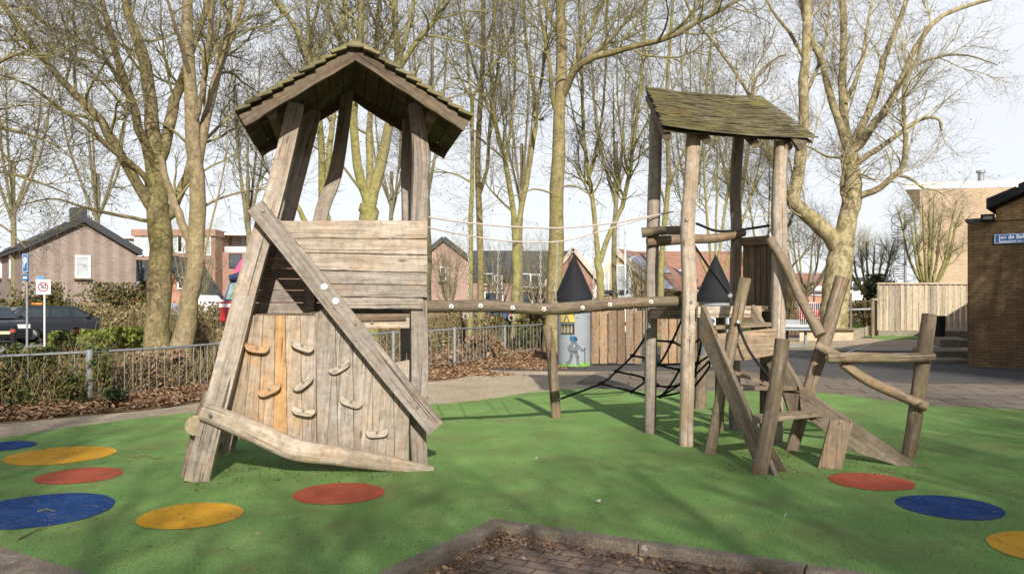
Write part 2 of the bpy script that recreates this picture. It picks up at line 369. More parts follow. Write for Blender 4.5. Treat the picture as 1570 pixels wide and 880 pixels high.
def grow(rg, P0, R0, n1, n2, n3, l1, l2, l3, up, thin, tmin, droop=0, S1=5, ang=46):
    """limbs -> branches -> boughs -> twigs; returns verts, quads, material index and the twig lines"""
    P1, R1 = spawn(rg, P0, R0, n1, 9, tmin, .98, l1, ang, .07 + up, .15, .5, .034 * thin)
    P2, R2 = spawn(rg, np.concatenate([P1, P0[:, :9]]) if P0.shape[1] == 9 else P1, R1, n2, 7, .15, 1, l2, 46, .04 + up * .6, .2, .6, .0125 * thin, droop)
    P3, R3 = spawn(rg, P2, R2, n3, 5, .1, 1, l3, 42, .03 + up * .3, .22, .65, .0054 * thin, droop)
    Vs, Qs, Ms, o = [], [], [], 0
    for (P, Rr, S, m) in ((P1, R1, S1, 0), (P2, R2, 4, 0), (P3, R3, 3, 1)):
        V, Q = tubes(P, np.maximum(Rr, .0026), S); Vs.append(V); Qs.append(Q + o); Ms.append(np.full(len(Q), m)); o += len(V)
    return np.vstack(Vs), np.vstack(Qs), np.concatenate(Ms), P3
def blobs(rg, P, n, r):
    """little hanging cones at twig points"""
    i = rg.integers(0, len(P), n); k = rg.integers(2, P.shape[1], n); c = P[i, k] + np.array([0, 0, -r]); 
    o = np.array([[1, 0, 0], [0, 1, 0], [-1, 0, 0], [0, -1, 0], [0, 0, 1.5], [0, 0, -1.5]]) * r
    V = (c[:, None] + o[None] * rg.uniform(.7, 1.3, (n, 1, 1))).reshape(-1, 3)
    f = np.array([[0, 1, 4, 4], [1, 2, 4, 4], [2, 3, 4, 4], [3, 0, 4, 4], [1, 0, 5, 5], [2, 1, 5, 5], [3, 2, 5, 5], [0, 3, 5, 5]])
    tri = f[:, :3]
    return V, (tri[None] + (np.arange(n) * 6)[:, None, None]).reshape(-1, 3)
def bare_tree(name, label, limbs, seed, n=(60, 420, 2600), l=(3.2, 1.7, .85), up=.05, thin=1, mats=None, group='bare trees around the playground',
              tmin=.3, cones=0, droop=0, flare=1.4, K=15, conesize=.016, cat='tree', ang=46):
    """limbs: list of (world points, start radius, end radius); the first is the trunk"""
    mats = mats or (BARK, LIMB, TWIG); rg = np.random.default_rng(seed)
    P0 = np.stack([curve_pts(p, K) for p, a, b in limbs]); R0 = np.stack([np.linspace(a, b, K) for p, a, b in limbs])
    R0 = R0 * (1 + rg.uniform(-.05, .05, R0.shape)); P0 = P0 + rg.normal(size=P0.shape) * .018 * np.minimum(1, R0[..., None] * 8); P0[:, 0] = [tuple(p[0]) for p, a, b in limbs]
    if flare: R0[0, :3] *= np.array([flare, 1 + (flare - 1) * .35, 1.05])
    base = Vec(limbs[0][0][0]); root = thing(name, label, cat, base, group)
    V, Q = tubes(P0, R0, 11); npmesh('trunk', V, Q, [mats[0]], root, smooth=True)
    sel = slice(1, None) if len(limbs) > 1 else slice(None)
    V, Q, Mi, P3 = grow(rg, P0[sel], R0[sel], *n, *l, up, thin, tmin, droop, 5, ang)
    cr = npmesh('crown', V, Q, [mats[1], mats[2]], root, Mi)
    if cones:
        V, Q = blobs(rg, P3, cones, conesize); npmesh('seed_cones', V, Q, [CONE], cr)['kind'] = 'stuff'
    return root
def px_limbs(Y, spec):
    """pixel-measured limb lines at depth Y: (points, r0, r1, depth drift)"""
    o = []
    for pts, a, b, dy in spec:
        m = len(pts) - 1; o.append(([pt(u, v, Y + dy * (i / m)) for i, (u, v) in enumerate(pts)], a, b))
    return o
def auto_limbs(rg, base, h, spread, nl, r, fork=.3, lean=0):
    """a vase-shaped tree: trunk up to the fork, nl limbs fanning from it"""
    base = Vec(base); fk = base + Vec((lean * h * .1, 0, h * fork)); o = [([base, lerp(base, fk, .5) + Vec((.03 * h * rg.normal() * .3, 0, 0)), fk, fk + Vec((lean * .2, 0, h * .12))], r, r * .6)]
    for i in range(nl):
        a = 2 * math.pi * (i + rg.uniform(-.3, .3)) / nl; s = spread * rg.uniform(.45, 1.0); z = h * rg.uniform(.75, 1)
        st = lerp(base, fk, rg.uniform(.8, 1.0)); e = base + Vec((math.cos(a) * s + lean * h * .15, math.sin(a) * s, z))
        m = lerp(st, e, .45) + Vec((math.cos(a) * s * .12, math.sin(a) * s * .12, -h * .03)); o.append(([st, m, lerp(m, e, .55) + Vec((0, 0, h * .03)), e], r * .5, r * .1))
    return o

# ------------------------------------------------------------------ loose leaves and shrubs
def cards(rg, Cn, size, flat=0.0, ar=.6):
    """one small bent leaf quad pair per centre"""
    n = len(Cn); a = rg.normal(size=(n, 3)); a[:, 2] *= (1 - flat); a /= np.linalg.norm(a, axis=1, keepdims=True)
    nrm = rg.normal(size=(n, 3)) * (1 - flat * .8) + np.array([0, 0, 1]) * flat * 1.6; b = np.cross(nrm, a); b /= np.linalg.norm(b, axis=1, keepdims=True) + 1e-9
    up = np.cross(a, b); s = (size * rg.uniform(.6, 1.4, n))[:, None]
    V = np.stack([Cn - a * s, Cn + b * s * ar + up * s * .25, Cn + a * s, Cn - b * s * ar + up * s * .25], 1).reshape(-1, 3)
    i = np.arange(n)[:, None] * 4
    return V, np.concatenate([i + np.array([[0, 1, 2]]), i + np.array([[0, 2, 3]])], 1).reshape(-1, 3)
def leafmat(name, *cs):
    n = N(name, .75, .2); 
    g = n.new('ShaderNodeNewGeometry'); n.b.inputs['Subsurface Weight'].default_value = 0
    st = [(i / (len(cs) - 1), c) for i, c in enumerate(cs)]
    return n.col(n.ramp(g.outputs['Random Per Island'], *st))
LBROWN = leafmat('dry_leaves', (.085, .045, .022), (.20, .11, .055), (.29, .17, .09), (.38, .26, .16), (.15, .08, .04), (.24, .15, .085))
LGREEN = leafmat('green_leaves', (.045, .075, .014), (.14, .18, .03), (.22, .24, .05), (.08, .11, .022))
LIVY = leafmat('ivy_leaves', (.02, .035, .01), (.055, .075, .02), (.10, .12, .03), (.20, .12, .05))
LSTRAW = leafmat('straw_twigs', (.22, .16, .08), (.32, .25, .13), (.15, .11, .05), (.24, .21, .09))
LHEDGE = leafmat('hedge_leaves', (.03, .045, .012), (.075, .09, .02), (.15, .08, .03), (.05, .07, .018))
LDARK = leafmat('evergreen_leaves', (.008, .014, .006), (.02, .03, .01), (.035, .05, .016))

# ================================================================== THE SETTING
def sheet(name, pts, z, mat, thick=0.0, ua=(1, 0, 0), uaz=None):
    """a flat area: pts are (x, y) counter-clockwise or not; optional real thickness below"""
    m = MB(); P = [Vec((p[0], p[1], z)) for p in pts]
    ar = sum(P[i].x * P[(i + 1) % len(P)].y - P[(i + 1) % len(P)].x * P[i].y for i in range(len(P)))
    if ar < 0: P.reverse()
    if thick: m.prism(P[::-1] if False else P, (0, 0, -thick), ua, W0)
    else: m.add(P, [list(range(len(P)))], [[(p.dot(Vec(ua)), p.dot(Vec((-ua[1], ua[0], 0)))) for p in P]])
    return m.build(name, mat, None, kind='structure')
def uv2(*l): return [(gp(u, v).x, gp(u, v).y) for u, v in l]
sheet('ground', [(-900, -200), (900, -200), (900, 1500), (-900, 1500)], -.10, SOIL)
# sandy bed round the play surface, plaza, asphalt, road
sandy = vcurve([Vec((x, y, 0)) for x, y in [(-5.6, 1.5), (-6.25, 5)] + uv2((-160, 662), (0, 648), (120, 637), (230, 627), (330, 613), (470, 600), (600, 588), (690, 581), (760, 566), (840, 553))], 70)
sheet('sandy_path', [(p.x, p.y) for p in sandy] + [(3.0, 21.0), (9.0, 21.5), (9.0, 12), (2.0, 9.0), (-3.2, 9.0), (-3.6, 7.0), (-4.3, 5.6), (-4.9, 1.5)], -.014, DIRT, .09)
sheet('soil_bed', [(-22, 2), (-5.2, 2), (-5.2, 12), (-2, 15), (1.8, 18.2), (3, 20), (3, 25), (-30, 25)], -.032, SOIL)
plaza = uv2((920, 588), (1010, 596), (1180, 600))
sheet('plaza_paving', [(1.9, 17.6), (7.5, 17.8), (9.5, 17.2), (30, 4), (30, 1.2), (3.6, 1.2), (3.2, 11.0), (1.2, 15.2)], -.009, SLAB, .08, (math.cos(R(-10)), math.sin(R(-10)), 0))
sheet('asphalt_yard', [(-1.2, 19.3), (-.2, 17.9), (2.2, 17.75), (8.6, 17.9), (11.5, 18.2), (24.5, 36.5), (3, 36.5), (2, 24)], -.012, ASPH, .085)
sheet('asphalt_yard', [(5.2, 17.8), (7.6, 15.2), (10.2, 14.9), (11.3, 16.2), (12.2, 18.1), (10.9, 18.8), (8.6, 17.93)], -.005, ASPH)
sheet('grass_verge', [(8, 62), (60, 62), (60, 44), (12, 44)], -.05, GRASS)
sheet('sandy_path', [(8.5, 25.6), (14.5, 25), (17.5, 31), (16, 33.5), (9, 33.5)], -.0085, DIRT)
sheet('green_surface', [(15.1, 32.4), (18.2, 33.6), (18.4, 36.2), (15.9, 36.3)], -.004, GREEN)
m = MB()
for p, q in ((gp(1285, 545, -.008), gp(1338, 526, -.008)), (gp(1395, 548, -.008), gp(1450, 522, -.008))):
    d = (q - p).normalized(); s = Vec((-d.y, d.x, 0)) * .045; m.add([p - s, q - s, q + s, p + s], [[0, 1, 2, 3]], [[(0, 0)] * 4])
tag(m.build('painted_line', plain('worn_line_paint', (.5, .48, .44), .9, .1, 0, .3), kind='structure'), 'worn white lines painted on the asphalt yard', 'line')
sheet('road', [(-60, 25.2), (-14.5, 25.2), (-12.5, 27.5), (-10.5, 33), (-60, 34.5)], -.088, ROADM)
# green safety surface with a wavy edge
edge = vcurve([Vec((x, y, 0)) for x, y in [(-4.9, 2.4), (-5.4, 5)] + uv2((-120, 680), (0, 671), (90, 657), (180, 645), (310, 631), (480, 622), (600, 622), (660, 620), (730, 614), (800, 603), (850, 598), (910, 596), (990, 599), (1070, 600), (1180, 600), (1260, 602), (1340, 611), (1430, 621), (1570, 628), (1720, 640))], 140)
rgE = random.Random(3)
edge = [Vec((p.x + rgE.uniform(-.012, .012), p.y + rgE.uniform(-.02, .02), 0)) for p in edge]
K0, KL, KR = gp(757, 795), gp(590, 874), gp(1320, 877)   # the kerb's inner corner and its two arms
dL, dR = (KL - K0).normalized(), (KR - K0).normalized()
def up_to(p, d, l): return p + d * l
a1 = up_to(K0, dL, 3.4); a2 = up_to(K0, dR, 5.2)
PL = gp(0, 838); PR = gp(135, 880); dP = (PR - PL).normalized()
gpoly = [(p.x, p.y) for p in edge] + [(8.6, 2.4), (a2.x + .5, a2.y - .1), (a2.x, a2.y), (K0.x, K0.y), (a1.x, a1.y)]
q1 = PL + dP * 4; q0 = PL - dP * 1.6
gpoly += [(q1.x, q1.y), (q0.x, q0.y)]
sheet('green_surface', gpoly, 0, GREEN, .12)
def disc(u, v, r, col, mat, lab, grp='coloured rubber discs in the green surface'):
    c = gp(u, v); rg = random.Random(int(u * 7 + v)); mb = MB(); n = 64
    P = [c + Vec((math.cos(2 * math.pi * k / n) * r, math.sin(2 * math.pi * k / n) * r, .004)) * 1.0 for k in range(n)]
    ph = rg.uniform(0, 6); P = [c + (p - c) * (1 + .012 * math.sin(3 * i / n * 6.28 + ph) + .012 * rg.uniform(-1, 1)) for i, p in enumerate(P)]
    for p in P: p.z = .004
    mb.add(P, [list(range(n))], [[(p.x, p.y) for p in P]])
    tag(mb.build('ground_disc', mat), lab, 'ground disc', grp)
disc(5, 684, .31, 'blue', DB, 'blue disc in the green surface next to the dirt path, farthest of all the discs')
disc(93, 698, .50, 'yellow', DY, 'large yellow disc behind a red disc, left of the roofed climbing hut')
disc(122, 729, .35, 'red', DR, 'red disc lying between the large yellow and the large blue disc')
disc(58, 782, .52, 'blue', DB, 'largest blue disc, with twigs lying on it, in front of a red disc')
disc(293, 790, .36, 'yellow', DY, 'small yellow disc in front of the climbing hut, between blue and red discs')
disc(520, 756, .365, 'red', DR, 'red disc right in front of the climbing wall with its holds')
disc(1335, 738, .345, 'red', DR, 'red disc at the foot of the stair board and leaning pole')
disc(1455, 777, .365, 'blue', DB, 'blue disc in front of the wooden stair, between red and yellow discs')
disc(1623, 842, .39, 'yellow', DY, 'yellow disc cut off by the right edge, nearest to the camera')
# kerb stones and sunken pavers
def kerb(name, p, d, l, side, ln=1.0, wd=.125):
    mb = MB(); n = int(l / ln) + 1; rg = random.Random(5)
    for i in range(n):
        s0 = i * ln; s1 = min(l, s0 + ln - .008)
        if s1 <= s0: break
        z = .006 + rg.uniform(-.004, .006); a = p + d * s0; b = p + d * s1
        mb.prism([Vec((a.x, a.y, z)), Vec((b.x, b.y, z + rg.uniform(-.003, .003))), Vec((b.x, b.y, z)) + side * wd, Vec((a.x, a.y, z)) + side * wd], (0, 0, -.22), d, 0)
    return mb.build(name, CONC, None, bevel=.012, kind='structure')
nL = Vec((-dL.y, dL.x, 0)); nL = nL if nL.dot(dR) > 0 else -nL
nR = Vec((-dR.y, dR.x, 0)); nR = nR if nR.dot(dL) > 0 else -nR
kerb('kerb', K0, dL, 3.4, nL); kerb('kerb', K0 + dR * .118, dR, 5.2, nR)
kin = K0 + nL * .11 + nR * .11
sheet('paved_path', [(kin.x, kin.y), ((kin + dL * 3.6).x, (kin + dL * 3.6).y), (-2.2, 1.2), (-2.2, -3), (6, -3), ((kin + dR * 5.2).x, (kin + dR * 5.2).y)], -.058, PAVER, .05, (dR.x, dR.y, 0))
nP = Vec((-dP.y, dP.x, 0)); nP = nP if nP.y < 0 else -nP
kerb('kerb', PL - dP * 1.6, dP, 4.0, nP, wd=.30)
sheet('paved_path', [((PL - dP * 1.6 + nP * .3).x, (PL - dP * 1.6 + nP * .3).y), ((PL + dP * 2.4 + nP * .3).x, (PL + dP * 2.4 + nP * .3).y), (-1.9, 1.5), (-2.3, -3), (-9, -3), (-9, 4)], -.05, PAVER, .05)

# ================================================================== LEFT: ROOFED CLIMBING HUT
TA, TB, TO = Vec((math.cos(R(12)), math.sin(R(12)), 0)), Vec((-math.sin(R(12)), math.cos(R(12)), 0)), Vec((-.9, 7.5, 0))
def TP(s, t, z): return TO + TA * s + TB * t + Vec((0, 0, z))
def tp(u, v, off=0.0):
    k = (u - U0) / F; Y = (off + TO.dot(TB)) / (k * TB.x + TB.y); return pt(u, v, Y)
hut = thing('play_hut', 'weathered wooden climbing hut with a gabled board roof, climbing wall and slanting brace', 'playhouse', TP(-.9, .4, 0))
def hlog(name, spec, rad, mat=LOG, n=14, parent=None, **k):
    """spec: list of points; a log or sawn leg"""
    mb = MB(); mb.tube(vcurve(spec, n), rad, mat=0, cap=1, **k); return mb.build(name, [mat, END], parent or hut)
# legs (sawn, slightly crooked)
hlog('leg', [tp(303, 737, -.19), tp(322, 660, -.17), tp(350, 555, -.12), tp(385, 420, -.05), tp(415, 320, -.01), tp(436, 240, .01), tp(454, 160, .0)], [.105, .10, .098, .092, .08, .072], WOOD, 20, S=20, sq=14, ref=TA, jit=.004, asp=.8)
hlog('leg', [tp(643, 714, .06), tp(640, 640, .06), tp(643, 560, .06), tp(641, 430, .06), tp(642, 330, .06), tp(645, 240, .06), tp(636, 160, .06)], [.078, .076, .083, .077, .08, .084, .06], WOOD, 20, S=20, sq=14, ref=TA, jit=.004, asp=.8)
hlog('leg', [tp(344, 688, 1.15), tp(372, 590, 1.0), tp(405, 450, .85), tp(440, 320, .8), tp(470, 205, .8), tp(478, 170, .8)], [.10, .095, .09], WOOD, 18, S=20, sq=14, ref=TA, jit=.004, asp=.8)
hlog('leg', [tp(626, 655, .85), tp(626, 560, .85), tp(625, 470, .85), tp(627, 330, .85), tp(625, 250, .85), tp(629, 165, .85)], [.08, .075, .07], WOOD, 16, S=20, sq=14, ref=TA, jit=.004, asp=.8)
hlog('leg', [tp(474, 478, .93), tp(480, 410, .93), tp(492, 330, .93), tp(512, 275, .93), tp(521, 230, .93), tp(528, 180, .93), tp(533, 140, .93)], [.068, .07, .062], WOOD, 18, S=20, sq=14, ref=TA, jit=.004, asp=.8)
hlog('log', [tp(300, 652, -.10), tp(302, 648, .35), tp(330, 635, 1.15)], [.09, .085, .08], LOG, 8, S=14, jit=.02)
hlog('log', [tp(288, 733, .02), tp(303, 668, .10), tp(322, 600, .16)], [.07, .066, .055], LOG, 8, S=12, jit=.03)
# plank wall at the front
mb = MB(); vs = [337.5, 366, 391, 418, 437.5, 456.5, 474]; vl = [337.5, 365, 387, 414, 435, 455, 473]
def brace_u(v): return lerp(396, 661, (v - 316) / (650 - 316))
for i in range(6):
    g = .9; a, b, c, d = vl[i] + g, vs[i] + g, vs[i + 1] - g * .2, vl[i + 1] - g * .2; ue = [655.5, 655, 655.5, 654.5, 655, 649][i]
    n = 9; top = [(lerp(max(405, brace_u(a)), ue, k / n), lerp(a, b, k / n) + random.uniform(-.5, .5)) for k in range(n + 1)]
    bot = [(lerp(brace_u(d), ue, k / n), lerp(d, c, k / n) + random.uniform(-.5, .5)) for k in range(n, -1, -1)]
    o = -.045 + random.uniform(-.004, .004); mb.prism([tp(u, v, o) for u, v in top + bot], TB * .04, TA, 0)
front = mb.build('plank_wall', WOOD, hut, bevel=.005)
# back wall and side wall seen through the gap
mb = MB(); zz = [1.43, 1.54, 1.66, 1.77, 1.87, 1.97, 2.10]
for i in range(6):
    mb.prism([TP(-1.46, .42 + random.uniform(-.004, .004), zz[i]), TP(-.1, .42, zz[i]), TP(-.1, .42, zz[i + 1] - .006), TP(-1.42, .42, zz[i + 1] - .006)], TB * .035, TA, 0)
mb.build('plank_wall', WOOD, hut, bevel=.004)
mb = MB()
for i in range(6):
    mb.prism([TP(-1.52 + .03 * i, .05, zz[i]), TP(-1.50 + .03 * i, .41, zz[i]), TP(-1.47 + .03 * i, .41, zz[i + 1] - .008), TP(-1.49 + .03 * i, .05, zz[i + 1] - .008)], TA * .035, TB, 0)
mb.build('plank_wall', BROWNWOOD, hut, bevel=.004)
mb = MB(); mb.box(tp(475, 457, .37), TA * .045, TB * .03, (0, 0, .13), 0, (0, 0, 1)); mb.build('post', WOOD, hut, bevel=.006)
# deck
mb = MB()
for i in range(6):
    t0 = .0 + i * .145; mb.prism([TP(-1.66 + random.uniform(-.02, .02), t0, 1.40), TP(-.06, t0, 1.40), TP(-.06, t0, 1.435 + random.uniform(-.004, .004)), TP(-1.66, t0, 1.435)], TB * .137, TA, 0)
mb.prism([TP(-1.68, -.04, 1.35), TP(-.1, -.04, 1.37), TP(-.1, -.04, 1.40), TP(-1.68, -.04, 1.392)], TB * .06, TA, 0)
mb.build('deck', BROWNWOOD, hut, bevel=.005)
mb = MB(); mb.prism([tp(560, 503.5, -.02), tp(628, 503.5, -.02), tp(628, 487, -.02), tp(552, 487, -.02)], TB * .05, TA, 0, .9); cb = mb.build('cross_board', WOOD, hut, bevel=.006)
mb = MB(); mb.disc(tp(570, 494, -.025), -TB, .016, .012); mb.build('bolt', BOLT, cb)
# climbing wall
panel = None; mb = MB(); mo = MB(); mw = MB()
tops = [(377, 484), (391, 483.5), (404, 484), (422, 484), (437, 483.5), (460, 484), (484, 484)]
bots = [(345, 650), (372, 664), (394, 674), (419, 683), (441, 689), (464, 694), (486, 698)]
def plank(mbb, t0, t1, b0, b1, o, tint=None, wav=1.0):
    n = 7; rr = random.uniform
    le = [(lerp(t0[0], b0[0], k / n) + .25 + rr(-.25, .25) * wav, lerp(t0[1], b0[1], k / n)) for k in range(n + 1)]
    ri = [(lerp(t1[0], b1[0], k / n) - .15 + rr(-.25, .25) * wav, lerp(t1[1], b1[1], k / n)) for k in range(n, -1, -1)]
    mbb.prism([tp(u, v, o) for u, v in le[::-1] + ri[::-1]], TB * .032, Vec((0, 0, 1)) + TA * .08, 0, tint)
for i in range(6): plank(mo if i == 3 else (mw if i < 3 or i == 4 else mb), tops[i], tops[i + 1], bots[i], bots[i + 1], -.055 + random.uniform(-.006, .004), [.55, .5, .6, None, .62, .7][i])
rt = [(484.5, 478), (513, 458), (540, 497), (571, 534), (603, 572)]; rb = [(487, 702), (519, 706), (543, 709), (572, 712), (605, 715)]
rt[0] = (483.5, 480)
plank(mb, (483.5, 481), (513, 462), rb[0], rb[1], -.085, .38)
plank(mb, (513, 462), (540, 498), rb[1], rb[2], -.08, .5); plank(mb, (540, 498), (571, 540), rb[2], rb[3], -.083, .55); plank(mb, (571, 540), (603, 575), rb[3], rb[4], -.08, .72)
plank(mb, (603, 556), (628, 552), (605, 715), (627, 716), -.078, .7)
panel = mb.build('climbing_wall', WOOD, hut, bevel=.005); mw.build('climbing_wall', WARMW, hut, bevel=.005)
mb = MB(); mb.prism([tp(u, v, -.012) for u, v in ((352, 648), (420, 683), (500, 702), (622, 712), (622, 600), (505, 476), (384, 487))], TB * .012, (0, 0, 1), 0, .0); mb.build('backing_board', BROWNWOOD, hut)
po = mo.build('plank', ORANGEWOOD, hut, bevel=.004); po['label'] = 'single bright orange plank in the climbing wall'
def hold(u, v, ang, mat, L_=.108, wd=.036):
    c = tp(u, v, -.10); ca, sa = math.cos(R(ang)), math.sin(R(ang)); ax = TA * ca + Vec((0, 0, sa)); az = -TA * sa + Vec((0, 0, ca)); ol = []
    for k in range(22):
        th = 2 * math.pi * k / 22; x = math.cos(th); y = math.sin(th)
        X = math.copysign(abs(x) ** .7, x) * L_; Yv = math.copysign(abs(y) ** .8, y) * wd * (1 - .18 * math.cos(x * 3.1)) - .016 * (1 - (x * 1.3) ** 2)
        ol.append(c - TB * .025 + ax * X + az * Yv)
    mb = MB(); mb.prism(ol, TB * .045, ax, 0, .6); h = mb.build('climbing_hold', mat, panel, bevel=.008)
    b = MB(); b.disc(c - TB * .024 + az * .004, -TB, .013, .012); b.build('bolt', BOLT, hut)
    return h
for u, v, a, mt in ((394, 533, -9, TANWOOD), (463, 530, -22, HOLDW), (413, 597, 24, TANWOOD), (465, 586, 38, HOLDW), (465, 629.5, -12, HOLDW), (521, 562, 30, HOLDW), (538, 616, -20, HOLDW), (578, 663, 2, HOLDW)): hold(u, v, a, mt)
# crooked log along the foot of the climbing wall, diagonal brace
hlog('foot_log', [tp(309, 630, -.26), tp(340, 641, -.25), tp(395, 664, -.22), tp(450, 688, -.19), tp(520, 699, -.19), tp(590, 710, -.19), tp(664, 722, -.20)], [.07, .085, .095, .098, .085, .07, .045], WOOD, 26, S=14, sq=3.5, jit=.02, asp=.7)
b = MB(); b.disc(tp(322, 636, -.335), -TB, .016, .014); b.build('bolt', BOLT, hut)
hlog('brace', [tp(392, 317, -.15), tp(450, 388, -.145), tp(520, 476, -.14), tp(590, 562, -.14), tp(667, 655, -.14)], [.082, .085, .09, .094, .09], WOOD, 22, S=20, sq=12, ref=TB, jit=.004, asp=1.0).name = 'brace'
for u, v in ((497, 440), (514.5, 462)):
    b = MB(); b.disc(tp(u, v, -.228), -TB, .03, .018, S=18); b.build('bolt_cap', CAP, hut)
for u, v in ((403, 323), (545, 496), (640, 624)):
    b = MB(); b.disc(tp(u, v, -.232), -TB, .015, .014); b.build('bolt', BOLT, hut)
# gabled roof: stepped boards, rake boards, ridge
AP = -.575
def slope(sgn, ze, se):
    z0, s0 = 3.79, AP; dx, dz = se - s0, ze - z0; ln = math.hypot(dx, dz); ex, ez = dx / ln, dz / ln; nx, nzz = -ez * sgn, ex * sgn
    if nzz < 0: nx, nzz = -nx, -nzz
    n = 11; mb = MB(); wdt = ln / n
    for i in range(n):
        d0, d1 = max(-.0, i * wdt - .03), (i + 1) * wdt
        q = lambda d, h: (s0 + ex * d + nx * h, z0 + ez * d + nzz * h)
        a, b, c, e = q(d0, .004), q(d1, .034), q(d1, .064), q(d0, .034)
        t0 = -.45 + random.uniform(-.025, .025); t1 = 1.12
        ol = [TP(a[0], t0, a[1]), TP(b[0], t0, b[1]), TP(c[0], t0, c[1]), TP(e[0], t0, e[1])]
        mb.prism(ol if sgn < 0 else ol[::-1], TB * (t1 - t0), TB, 0)
    rf = mb.build('roof_slope', SHINGLE, hut, bevel=.004)
    ms = MB()
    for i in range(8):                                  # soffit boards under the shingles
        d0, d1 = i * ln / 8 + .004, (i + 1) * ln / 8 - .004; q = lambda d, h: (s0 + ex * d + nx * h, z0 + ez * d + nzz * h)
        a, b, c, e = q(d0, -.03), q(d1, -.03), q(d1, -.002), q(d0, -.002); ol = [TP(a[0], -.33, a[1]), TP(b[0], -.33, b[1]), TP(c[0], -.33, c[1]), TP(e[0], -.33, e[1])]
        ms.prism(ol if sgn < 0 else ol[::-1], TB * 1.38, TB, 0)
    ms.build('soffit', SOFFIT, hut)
    for t, nm, th in ((-.40, 'rake_board', .045), (1.03, 'rake_board', .045)):
        mr = MB(); q = lambda d, h: (s0 + ex * d + nx * h, z0 + ez * d + nzz * h); nn = 12
        low = [q(ln * 1.0 * k / nn - (0 if k else 0), -.105 + random.uniform(-.006, .006)) for k in range(nn + 1)]
        a0 = q(0, -.0); e0 = q(ln * .995, -.0)
        low[0] = (s0, z0 - .105 / abs(nzz)); a0 = (s0, z0)
        ol = [TP(s, t, z) for s, z in [a0] + low + [e0]]
        mr.prism(ol if sgn > 0 else ol[::-1], TB * th, TA * ex + Vec((0, 0, ez)), 0, .3); mr.build(nm, BROWNWOOD, hut, bevel=.005)
slope(-1, 3.13, -1.555); slope(1, 3.18, .445)
mb = MB(); mb.prism([TP(AP - .09, -.46, 3.765), TP(AP + .09, -.46, 3.765), TP(AP + .02, -.46, 3.832), TP(AP - .02, -.46, 3.832)], TB * 1.6, TB); mb.build('ridge_board', SHINGLE, hut)
for s_, z_ in ((-1.30, 3.22), (.12, 3.25)):
    mb = MB(); mb.tube([TP(s_, -.28, z_), TP(s_, .95, z_)], .045, S=8, sq=5); mb.build('wall_plate', BROWNWOOD, hut)

# ================================================================== RIGHT: ROOFED STAIR TOWER
tower = thing('stair_tower', 'weathered wooden tower with a mossy lean-to roof, crooked stair and leaning poles', 'play tower', (2.3, 9.0, 0))
def tlog(name, px, rad, mat=LOG, n=14, parent=None, **k):
    """px: list of (u, v, Y)"""
    mb = MB(); k.setdefault('jit', .035); k.setdefault('S', 14); mb.tube(vcurve([pt(*p) for p in px], n), rad, mat=0, cap=1, **k); return mb.build(name, [mat, END], parent or tower)
tlog('post', [(997, 664, 9.4), (998, 550, 9.4), (999, 430, 9.4), (1003, 300, 9.4), (1006, 175, 9.42)], [.066, .068, .07, .075, .072], WOOD, 18, sq=3.2)
tlog('post', [(1052, 684, 8.56), (1054, 560, 8.56), (1057, 450, 8.56), (1054, 350, 8.56), (1059, 280, 8.56), (1064, 200, 8.58)], [.072, .072, .078, .076, .073, .075], WOOD, 20, sq=3.2)
tlog('post', [(1126, 658, 9.7), (1127, 450, 9.7), (1129, 350, 9.7), (1127, 290, 9.7), (1133, 205, 9.7)], [.066, .064, .066], WOOD, 18, sq=3.2)
tlog('post', [(1188, 681, 8.67), (1192, 500, 8.67), (1195, 400, 8.67), (1194, 310, 8.67), (1198, 210, 8.67)], [.076, .076, .078, .07], WOOD, 18, sq=3.2)
# lean-to roof
E0, E1, R1_, R0_ = pt(1016, 197, 8.25), pt(1253, 216, 8.55), pt(1163, 150, 9.85), pt(990, 137, 9.75)
mb = MB(); n = 22; nr = (E1 - E0).cross(R0_ - E0).normalized(); nr = nr if nr.z > 0 else -nr
for j in range(n):
    f0, f1 = j / n, (j + 1) / n + .02; m_ = 12; top, bot = [], []
    for k in range(m_ + 1):
        x = k / m_; A0 = lerp(E0, R0_, f0); A1 = lerp(E1, R1_, f0); B0 = lerp(E0, R0_, min(1, f1)); B1 = lerp(E1, R1_, min(1, f1))
        bow = -.03 * math.sin(x * math.pi)
        bot.append(lerp(A0, A1, x) + nr * (.048 + bow + random.uniform(-.004, .004)) + (E0 - R0_).normalized() * random.uniform(-.012, .024)); top.append(lerp(B0, B1, x) + nr * (.02 + bow))
    d = (E1 - E0).normalized(); ex = random.uniform(-.02, .02)
    bot[0] = bot[0] + d * ex; top[0] = top[0] + d * ex
    for k in range(m_):        # short boards bent along the slope
        mb.prism([bot[k], bot[k + 1], top[k + 1], top[k]], -nr * .016, d, 0, .5 + .18 * math.sin(j * 2.1))
mb.build('roof_slope', SHINGLE, tower)
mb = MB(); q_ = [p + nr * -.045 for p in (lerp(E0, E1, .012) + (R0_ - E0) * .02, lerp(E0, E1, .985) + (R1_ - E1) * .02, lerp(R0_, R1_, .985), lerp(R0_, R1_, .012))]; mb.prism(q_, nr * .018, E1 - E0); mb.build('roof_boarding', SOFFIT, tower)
for x in (.045, .30, .62, .84):
    mb = MB(); a, b = lerp(E0, E1, x) + nr * -.105, lerp(R0_, R1_, x) + nr * -.105; mb.tube([a + (b - a) * .03, lerp(a, b, .5), b], .045, S=8, sq=5); mb.build('rafter', BROWNWOOD, tower)
mb = MB(); a = pt(1213, 212, 8.5); mb.prism([a, pt(1238, 216, 8.5), pt(1232, 229, 8.5), pt(1226, 231, 8.5)], (0, .06, 0), (1, 0, 0)); mb.build('bracket', BROWNWOOD, tower)
